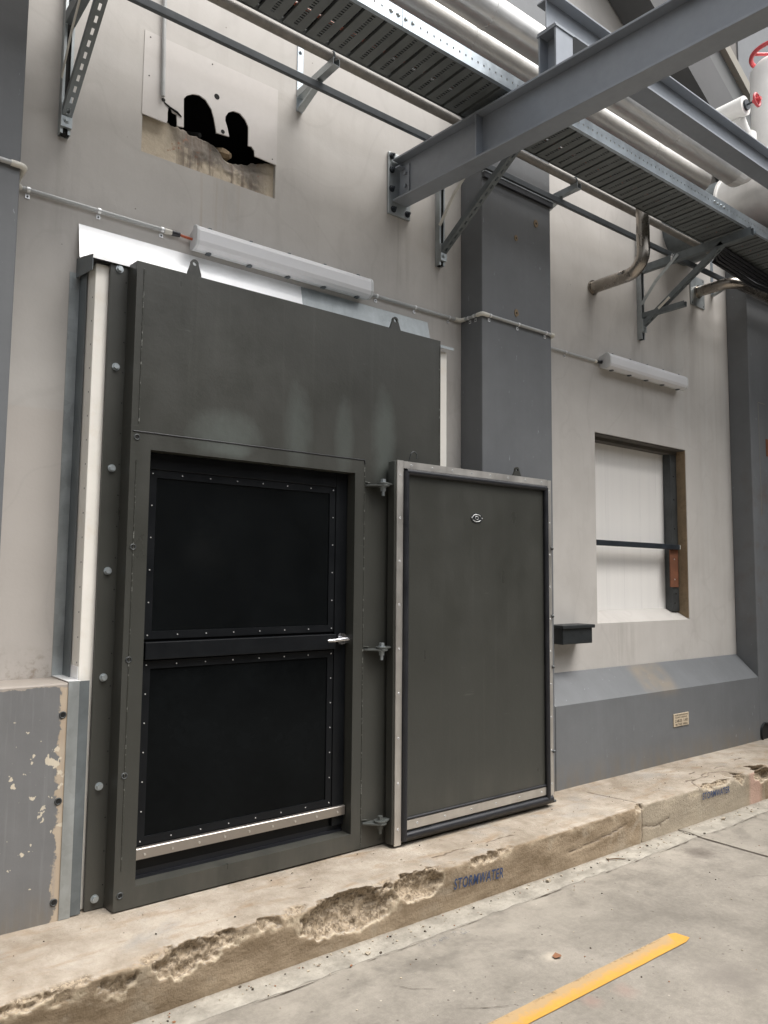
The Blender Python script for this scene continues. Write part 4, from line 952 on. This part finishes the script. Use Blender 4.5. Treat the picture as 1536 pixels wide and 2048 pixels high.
m2 = MB(); m2.tube([(-2, 3.22, 4.353), (2.6, 3.22, 4.353), (9, 3.22, 4.353)], .025, 16)
tag(m2.build('service_pipe', 'pipe_paint', at=(3, 3.22, 4.353)), 'worn grey pipe running along the wall under the edge of the cable tray', 'pipe')
m2 = MB(); m2.box(-2, 9, 3.312, 3.335, 4.222, 4.263)
tag(m2.build('steel_channel', 'channel', bevel=.003, at=(3, 3.32, 4.22)), 'dark narrow steel channel running level along the wall below the worn pipe', 'channel')

# cable tray
T = thing('cable_tray', (4, 2.84, 4.2), 'wide slotted steel cable tray running along the wall overhead', 'cable tray')
TY0, TY1 = 2.650, 2.992
m2 = MB()
for seg0, seg1 in ((-2, 2.165), (2.168, 5.06), (5.063, 9)):
    m2.perf((seg0, TY0, 4.2), (1, 0, 0), (0, 0, 1), (0, 1, 0), seg1 - seg0, .088, .003, .0432, .009, .012)
m2.box(-2, 9, TY0 + .0035, TY0 + .020, 4.2855, 4.288); m2.box(-2, 9, TY0 + .0035, TY0 + .022, 4.2005, 4.2035)
m2.build('outer_rail', 'rail', T)
m2 = MB()
for xc in (2.166, 5.061):
    for dx in (-.065, -.022, .022, .065): m2 = MB(); m2.tube([(xc + dx, TY0, 4.248), (xc + dx, TY0 - .008, 4.248)], [.0105, .008], 12); m2.build('rail_bolt', 'zinc', T)
m2 = MB(); m2.box(5.545, 5.70, 2.630, 2.646, 4.175, 4.198); m2.build('end_clip', 'rail', T)
m2 = MB(); m2.box(-2, 9, TY1, TY1 + .003, 4.2, 4.288); m2.build('inner_rail', 'tray', T)
m2 = MB(); P = .1285 / 1.0; k0 = -22
for k in range(k0, 54):
    x = 1.964 + k * P
    m2.perf((x + .006, TY1 - .004, 4.2045), (0, -1, 0), (1, 0, 0), (0, 0, 1), TY1 - TY0 - .028, .110, .0025, .0165, .0075, .021, .03)
    m2.box(x + .006, x + .009, TY0 + .026, TY1 - .004, 4.2075, 4.222); m2.box(x + .113, x + .116, TY0 + .026, TY1 - .004, 4.2075, 4.222)
m2.build('tray_floor', 'tray', T)
cb = MB(); rnd = random.Random(3)
for k in range(15):
    y = TY0 + .04 + k * .0205; pts = [(x, y + rnd.uniform(-.006, .006), 4.232 + rnd.uniform(-.004, .008)) for x in [-2 + .5 * i for i in range(23)]]
    cb.cur = 1 if k in (9,) else 0; cb.tube(pts, .011 if cb.cur == 0 else .008, 8)
tag(cb.build('cable_bundle', ['black', 'orange'], at=(4, 2.84, 4.23)), 'black and orange cables lying in the overhead cable tray', 'cables')

hc = MB(); rnd = random.Random(5)
for k in range(6):
    y = 2.93 + k * .028; hc.tube([(5.5 + .06 * k, y, 4.215), (5.75, y, 4.185 - .006 * k), (6.4, y + .02, 4.16 - .008 * k + rnd.uniform(-.01, .01)), (7.2, y + .02, 4.165), (8.6, y, 4.18)], .013, 8)
tag(hc.build('cable_loop', 'black', at=(6.4, 3.0, 4.16)), 'black cables sagging below the right end of the overhead tray', 'cables')

# main beam
def ibeam(mb, o, U, S, L, w, h, tf=.012, tw=.008):
    """o = bottom centre start, U along, S sideways, up = z"""
    o = V(o); U = V(U); S = V(S); Z = V((0, 0, 1))
    mb.obb(o - S * w / 2, U, S, Z, L, w, tf); mb.obb(o - S * w / 2 + Z * (h - tf), U, S, Z, L, w, tf); mb.obb(o - S * tw / 2 + Z * tf, U, S, Z, L, tw, h - 2 * tf)
BM = thing('steel_beam', (2.87, 3.53, 3.89), 'large grey steel beam projecting from the wall over the lane', 'beam')
ang = math.atan(.0742); U = V((math.sin(ang), -math.cos(ang), 0)); S = V((math.cos(ang), math.sin(ang), 0)); o0 = V((2.868, 3.522, 3.890))
m2 = MB(); ibeam(m2, o0, U, S, 5.2, .120, .268); m2.build('beam_section', 'beam', BM, .002)
m2 = MB(); m2.box(2.782, 2.955, 3.523, 3.539, 3.812, 4.203); m2.build('end_plate', 'galv', BM, .003)
m2 = MB()
for (x, z) in ((2.805, 4.18), (2.805, 4.09), (2.805, 3.97), (2.82, 3.845), (2.93, 3.845), (2.93, 4.18), (2.93, 4.09), (2.93, 3.97)):
    m2 = MB(); m2.hexbolt((x, 3.523, z), (0, -1, 0), .015, .016); m2.tube([(x, 3.523, z), (x, 3.495, z)], .007, 8); m2.build('plate_bolt', 'dark_tube', BM)
m2 = MB(); q = o0 + U * .02
m2.obb(q - S * .012 + V((0, 0, .05)), U, S, (0, 0, 1), .075, .007, .17); 
for dz in (.09, .17): c = q + U * .045 - S * .012 + V((0, 0, dz)); m2.tube([c, c - S * .012], .011, 8)
m2.obb(q - S * .06 + V((0, 0, .2)), U, S, (0, 0, 1), .04, .055, .008); m2.build('web_cleat', 'beam', BM)
for s in (-1, 1):
    m2 = MB(); q = o0 + U * .655 + V((0, 0, .0125)); m2.obb(q + S * (.005 if s > 0 else -.058), U, S, (0, 0, 1), .010, .053, .243); m2.build('stiffener', 'beam', BM)
# post on top
m2 = MB(); px, pz = 2.935, 4.1585
m2.box(px, px + .133, 2.362, 2.372, pz, 4.400); m2.box(px, px + .133, 2.468, 2.478, pz, 4.400); m2.box(px + .062, px + .070, 2.372, 2.468, pz, 4.400); m2.box(px - .006, px + .139, 2.356, 2.484, 4.4005, 4.409); m2.build('stub_post', 'beam', BM)
# upper beam
UB = thing('upper_beam', (2.93, 2.42, 4.41), 'grey steel beam running parallel to the wall on a stub post above the big beam', 'beam')
m2 = MB(); ibeam(m2, (2.928, 2.42, 4.4095), (1, 0, 0), (0, 1, 0), 6.5, .118, .175, .010, .007); m2.cur = 1
for dx in (.03, .11): m2.hexbolt((2.928 + dx, 2.385, 4.4195), (0, 0, 1), .008, .008)
m2.build('beam_section', ['beam', 'dark_tube'], UB, .002)

# clad pipes
def cladpipe(y, z, r, x1, label, elbow=False):
    t = thing('clad_pipe', (3.5, y, z), label, 'pipe', 'silver clad pipes above the cable tray')
    m = MB(); m.tube([(-2, y, z), (x1, y, z)], r, 28); m.build('pipe_cladding', 'cladding', t)
    x = -.7 + y * .3
    while x < x1 - .1: m = MB(); m.tube([(x, y, z), (x + .03, y, z)], r + .0018, 28); m.build('cladding_lap', 'cladding', t); x += .91
    return t
cp1 = cladpipe(3.005, 4.70, .092, 5.46, 'silver clad pipe nearest the wall above the cable tray')
cp2 = cladpipe(2.778, 4.70, .090, 5.50, 'silver clad pipe with a mitred elbow, beside the upper beam')
m2 = MB(); m2.tube([(5.50, 2.778, 4.70), (5.56, 2.778, 4.70), (5.625, 2.765, 4.735), (5.645, 2.75, 4.80), (5.645, 2.75, 5.02)], .092, 24, True, False); m2.build('mitred_elbow', 'pale_pipe', cp2)
BD = thing('large_duct', (6.06, 3.0, 4.65), 'large pale clad duct crossing above the cable tray at the right', 'duct')
m2 = MB(); m2.tube([(6.06, 3.54, 4.65), (6.06, 3.06, 4.65)], .285, 40); m2.build('duct_sleeve', 'galv_dark', BD)
m2 = MB(); m2.tube([(6.06, 3.075, 4.65), (6.06, 3.055, 4.65)], .292, 40); m2.build('duct_band', 'pale_pipe', BD)
m2 = MB(); m2.tube([(6.06, 3.055, 4.65), (6.06, 2.53, 4.65)], .280, 40); m2.build('duct_cladding', 'cladding', BD)
VP = thing('valve_pipework', (5.9, 2.75, 4.6), 'white lagged standing pipes with red handwheels at the top right', 'pipework')
m2 = MB(); m2.tube([(6.24, 2.75, 4.93), (6.24, 2.75, 5.82), (6.24, 2.75, 5.87)], [.20, .20, .16], 36); m2.build('standing_pipe', 'pale_pipe', VP)
m2 = MB(); m2.tube([(5.47, 3.45, 5.145), (5.47, 2.64, 5.145)], .072, 28); m2.cur = 1; m2.tube([(5.47, 2.64, 5.145), (5.47, 2.625, 5.145)], .040, 20); m2.tube([(5.47, 2.63, 5.145), (5.47, 2.56, 5.145)], .007, 10); m2.build('tee_pipe', ['pale_pipe', 'dark_tube'], VP)
m2 = MB(); m2.tube([(5.645, 2.75, 4.98), (5.56, 2.745, 5.04), (5.49, 2.74, 5.10)], .072, 24); m2.build('riser', 'pale_pipe', VP)
def wheel(c, ax, R, r, name):
    m = MB(); m.torus(c, ax, R, r, 36, 10); c = V(c); a = V(ax).normalized(); u = a.orthogonal().normalized(); w = a.cross(u)
    for k in range(5):
        an = 2 * math.pi * k / 5 + .4; m.tube([c, c + (u * math.cos(an) + w * math.sin(an)) * R], r * .7, 8)
    m.tube([c - a * .03, c + a * .03], r * 1.6, 12); m.cur = 1; m.tube([c - a * .07, c], r * .6, 10); m.build(name, ['red', 'dark_tube'], VP)
wheel((6.20, 2.73, 5.93), (0, 0, 1), .185, .018, 'handwheel'); wheel((5.47, 2.555, 5.145), (0, -1, 0), .045, .009, 'handwheel')

# bent steel pipes
def bent(path, r, label, plate=None):
    t = thing('bent_pipe', path[0], label, 'pipe')
    m = MB(); m.tube(path, r, 24); m.build('pipe_run', 'stainless', t)
    m = MB(); p = V(path[0]); d = (V(path[1]) - p).normalized(); m.tube([p, p + d * .012], r + .010, 24); m.build('collar', 'stainless', t)
    if plate:
        m = MB(); m.box(plate[0], plate[1], 3.531, 3.5385, plate[2], plate[3]); m.cur = 1
        for x in (plate[0] + .02, plate[1] - .02):
            for z in (plate[2] + .02, plate[3] - .02): m.tube([(x, 3.5285, z), (x, 3.531, z)], .006, 8)
        m.build('wall_plate', ['galv', 'steel_post'], t)
    return t
yv, xv = 3.092, 4.80
bent([(xv, 3.538, 3.846), (xv, 3.30, 3.846), (xv, yv + .14, 3.846)] + arc((xv, yv + .14, 3.986), -math.pi / 2, -math.pi, .14, (0, 1, 0), (0, 0, 1), 10) + [(xv, yv, 4.15), (xv, yv, 4.40), (xv, yv, 4.9)], .047, 'brown stainless pipe bending up from the wall beside the middle pilaster')
bent([(6.315, 3.53, 4.18), (6.315, 3.32, 4.18)] + arc((6.435, 3.32, 4.18), math.pi, math.pi * 1.5, .12, (1, 0, 0), (0, 1, 0), 10) + [(6.6, 3.2, 4.178), (8.5, 3.2, 4.16)], .047, 'brown stainless pipe leaving a square wall plate and bending right', (6.20, 6.43, 4.045, 4.315))

# raking structure high on the right
G = thing('raking_gallery', (6.4, 3.4, 6.0), 'sloping dark grey gallery side high above the lane at the top right', 'gallery')
d = V((.86, 0, -.51)).normalized(); nrm = V((.51, 0, .86)).normalized()
def rake(s0, s1, y0, y1, mat, name):
    m = MB(); c = V((6.2, 0, 6.05)); b0 = c.dot(nrm)
    m.obb(c + nrm * (s0 - b0) - d * 3.2 + V((0, y0, 0)), d, V((0, 1, 0)), nrm, 9.0, y1 - y0, s1 - s0); m.build(name, mat, G)
rake(8.02, 8.42, 3.25, 3.53, 'far_dark', 'lower_girder'); rake(8.425, 8.80, 3.33, 3.53, 'far_grey', 'side_panel'); rake(8.803, 8.90, 3.28, 3.53, 'far_cream', 'trim_rail'); rake(8.904, 11.5, 3.36, 3.53, 'far_brown', 'upper_wall')

m2 = MB(); m2.box(8.0, 16, -1.5, 3.53, 5.45, 5.65); m2.build('shade_slab', 'far_dark', G)  # unseen slab added overhead to darken the right end of the wall
m2 = MB(); m2.box(9.6, 16, .6, 3.53, .25, 5.44); m2.build('shade_block', 'far_dark', G)  # unseen block added past the frame edge to darken the right side

# ------------------------------------------------------------------ small loose things
m2 = MB(); m2.tube([(3.845, 2.792, .011), (3.89, 2.765, .013), (3.935, 2.732, .011)], [.003, .004, .002], 8); tag(m2.build('twig', 'twig', at=(3.89, 2.76, .01)), 'thin dry twig lying in the pale gutter below the open door', 'twig')
m2 = MB(); m2.add([(2.695, 2.225, .006), (2.72, 2.212, .012), (2.742, 2.232, .005), (2.725, 2.25, .013), (2.70, 2.246, .006)], [(0, 1, 3, 4), (1, 2, 3)]); tag(m2.build('dead_leaf', 'leaf', at=(2.72, 2.23, .004)), 'small brown dead leaf lying on the concrete above the yellow line', 'leaf')
m2 = MB(); rnd = random.Random(11)
def crumb(mb, x, y, z, r):
    a = rnd.uniform(0, 6.28); pts = []
    for k in range(8):
        sx, sy, sz = (1 if k & 1 else -1), (1 if k & 2 else -1), (1 if k & 4 else 0)
        px, py = sx * r * rnd.uniform(.5, 1.1), sy * r * rnd.uniform(.4, .9); pts.append((x + px * math.cos(a) - py * math.sin(a), y + px * math.sin(a) + py * math.cos(a), z + sz * r * rnd.uniform(.5, 1)))
    mb.add(pts, [(0, 2, 3, 1), (4, 5, 7, 6), (0, 1, 5, 4), (2, 6, 7, 3), (0, 4, 6, 2), (1, 3, 7, 5)], False)
for k in range(260):
    x = rnd.uniform(.9, 6.5); y = 2.82 - abs(rnd.gauss(0, .05)); m2.cur = 0 if rnd.random() < .55 else (1 if rnd.random() < .6 else 2); crumb(m2, x, y, .006, rnd.choice((.002, .003, .003, .004, .006)))
for k in range(170):
    x = rnd.uniform(.9, 6.5); y = rnd.uniform(1.5, 2.7); m2.cur = 0 if rnd.random() < .5 else (1 if rnd.random() < .6 else 2); crumb(m2, x, y, .0005, rnd.choice((.002, .002, .003, .004)))
for k in range(110):
    x = rnd.uniform(.7, 6.3); y = rnd.uniform(2.87, 3.2); m2.cur = 0 if rnd.random() < .6 else 1; crumb(m2, x, y, KZ + .003, rnd.choice((.002, .002, .003, .004)))
for x, y, r in ((3.33, 2.79, .014), (5.12, 2.78, .016), (5.3, 2.76, .010), (5.45, 2.75, .009), (2.08, 2.73, .012), (3.86, 2.80, .009)): m2.cur = 0; crumb(m2, x, y, .006, r)
tag(m2.build('grit', ['grit', 'joint', 'leaf']), 'scattered concrete crumbs and grit along the gutter and slab', 'grit', kind='stuff')

# road cracks
for k, pl in enumerate(([(2.02, 2.46), (2.07, 2.40), (2.15, 2.34)], [(2.10, 2.20), (2.2, 2.13), (2.30, 2.09)], [(3.05, 1.5), (3.3, 1.55), (3.6, 1.52)], [(4.2, 2.2), (4.4, 2.12), (4.75, 2.1)])):
    mb = MB(); vs = []; fs = []; q = []
    for a, b in zip(pl, pl[1:]): q += [(a[0] + (b[0] - a[0]) * i / 20, a[1] + (b[1] - a[1]) * i / 20) for i in range(20)]
    for i, (x, y) in enumerate(q):
        n1 = .012 * noise.noise(V((x * 18, y * 18, k))); w_ = .0008 * math.sin(math.pi * i / (len(q) - 1)) * (1 + noise.noise(V((x * 40, k, 0))))
        vs += [(x - w_, y + n1 - w_, .004), (x + w_, y + n1 + w_, .004)]
    for i in range(len(q) - 1): fs.append((2 * i, 2 * i + 2, 2 * i + 3, 2 * i + 1))
    mb.add(vs, fs); tag(mb.build('road_crack', 'joint'), kind='structure')

# the other side of the lane
m2 = MB(); m2.box(-20, 30, -6.2, -5.6, 0, 6.5); ow = m2.build('opposite_wall', 'opposite', at=(5, -6, 0)); tag(ow, kind='structure')
for (a, b, c, d, m_) in ((5.45, 5.62, 1.92, 2.16, 'white'), (5.66, 5.98, 1.80, 2.06, 'far_cream'), (4.7, 4.82, .2, 3.6, 'far_grey'), (7.9, 8.0, .2, 3.2, 'far_grey'), (6.4, 8.6, 1.18, 1.24, 'far_grey'), (4.9, 7.6, .02, .8, 'timber'), (8.6, 9.6, .02, 2.0, 'dark_tube')):
    m2 = MB(); m2.box(a, b, -5.59, -5.45, c, d); m2.build('reflected_block', m_, ow)  # unseen pieces added so the dark door panel has something to reflect
m2 = MB(); m2.box(-9, -8, -5.59, 3.5, 0, 6.5); tag(m2.build('end_shade_wall', 'opposite', at=(-8, -1, 0)), kind='structure')  # unseen wall added to keep sky light off left-facing sides

# ------------------------------------------------------------------ camera, light
cam = bpy.data.cameras.new('camera'); co = bpy.data.objects.new('camera', cam); COL.objects.link(co)
yaw, pit, rol = [math.radians(a) for a in (38.16866911, 4.98140131, .53001116)]
fw = V((math.sin(yaw) * math.cos(pit), math.cos(yaw) * math.cos(pit), math.sin(pit))); r = V((math.cos(yaw), -math.sin(yaw), 0)); u = r.cross(fw)
r2 = r * math.cos(rol) + u * math.sin(rol); u2 = u * math.cos(rol) - r * math.sin(rol)
co.matrix_world = Matrix((( r2.x, u2.x, -fw.x, 0), (r2.y, u2.y, -fw.y, 0), (r2.z, u2.z, -fw.z, 1.6), (0, 0, 0, 1)))
cam.sensor_fit = 'VERTICAL'; cam.sensor_height = 24; cam.sensor_width = 18; cam.lens = 1540 / 2048 * 24; cam.clip_start = .02; cam.clip_end = 500
SC.camera = co
ELEV, AZ = math.radians(66), math.radians(150)     # azimuth measured from +Y towards +X
w = bpy.data.worlds.new('World'); SC.world = w; w.use_nodes = True; nt = w.node_tree; bg = nt.nodes['Background']
sky = nt.nodes.new('ShaderNodeTexSky'); sky.sky_type = 'NISHITA'; sky.sun_disc = False; sky.sun_elevation = ELEV; sky.sun_rotation = AZ; sky.dust_density = 4; sky.air_density = 1.2
hs = nt.nodes.new('ShaderNodeHueSaturation'); hs.inputs['Saturation'].default_value = .12
nt.links.new(sky.outputs[0], hs.inputs['Color']); nt.links.new(hs.outputs[0], bg.inputs[0]); bg.inputs[1].default_value = .085
sl = bpy.data.lights.new('sun', 'SUN'); sl.energy = 1.5; sl.angle = math.radians(42); sl.color = (1, .955, .9); so = bpy.data.objects.new('sun', sl); COL.objects.link(so)
dirv = V((math.sin(AZ) * math.cos(ELEV), math.cos(AZ) * math.cos(ELEV), math.sin(ELEV)))
so.rotation_euler = dirv.to_track_quat('Z', 'Y').to_euler(); so.location = dirv * 20
SC.view_settings.view_transform = 'Standard'; SC.view_settings.look = 'None'; SC.view_settings.exposure = 1.64; SC.view_settings.gamma = 1
SC.cycles.max_bounces = 10; SC.cycles.diffuse_bounces = 5; SC.cycles.use_denoising = True
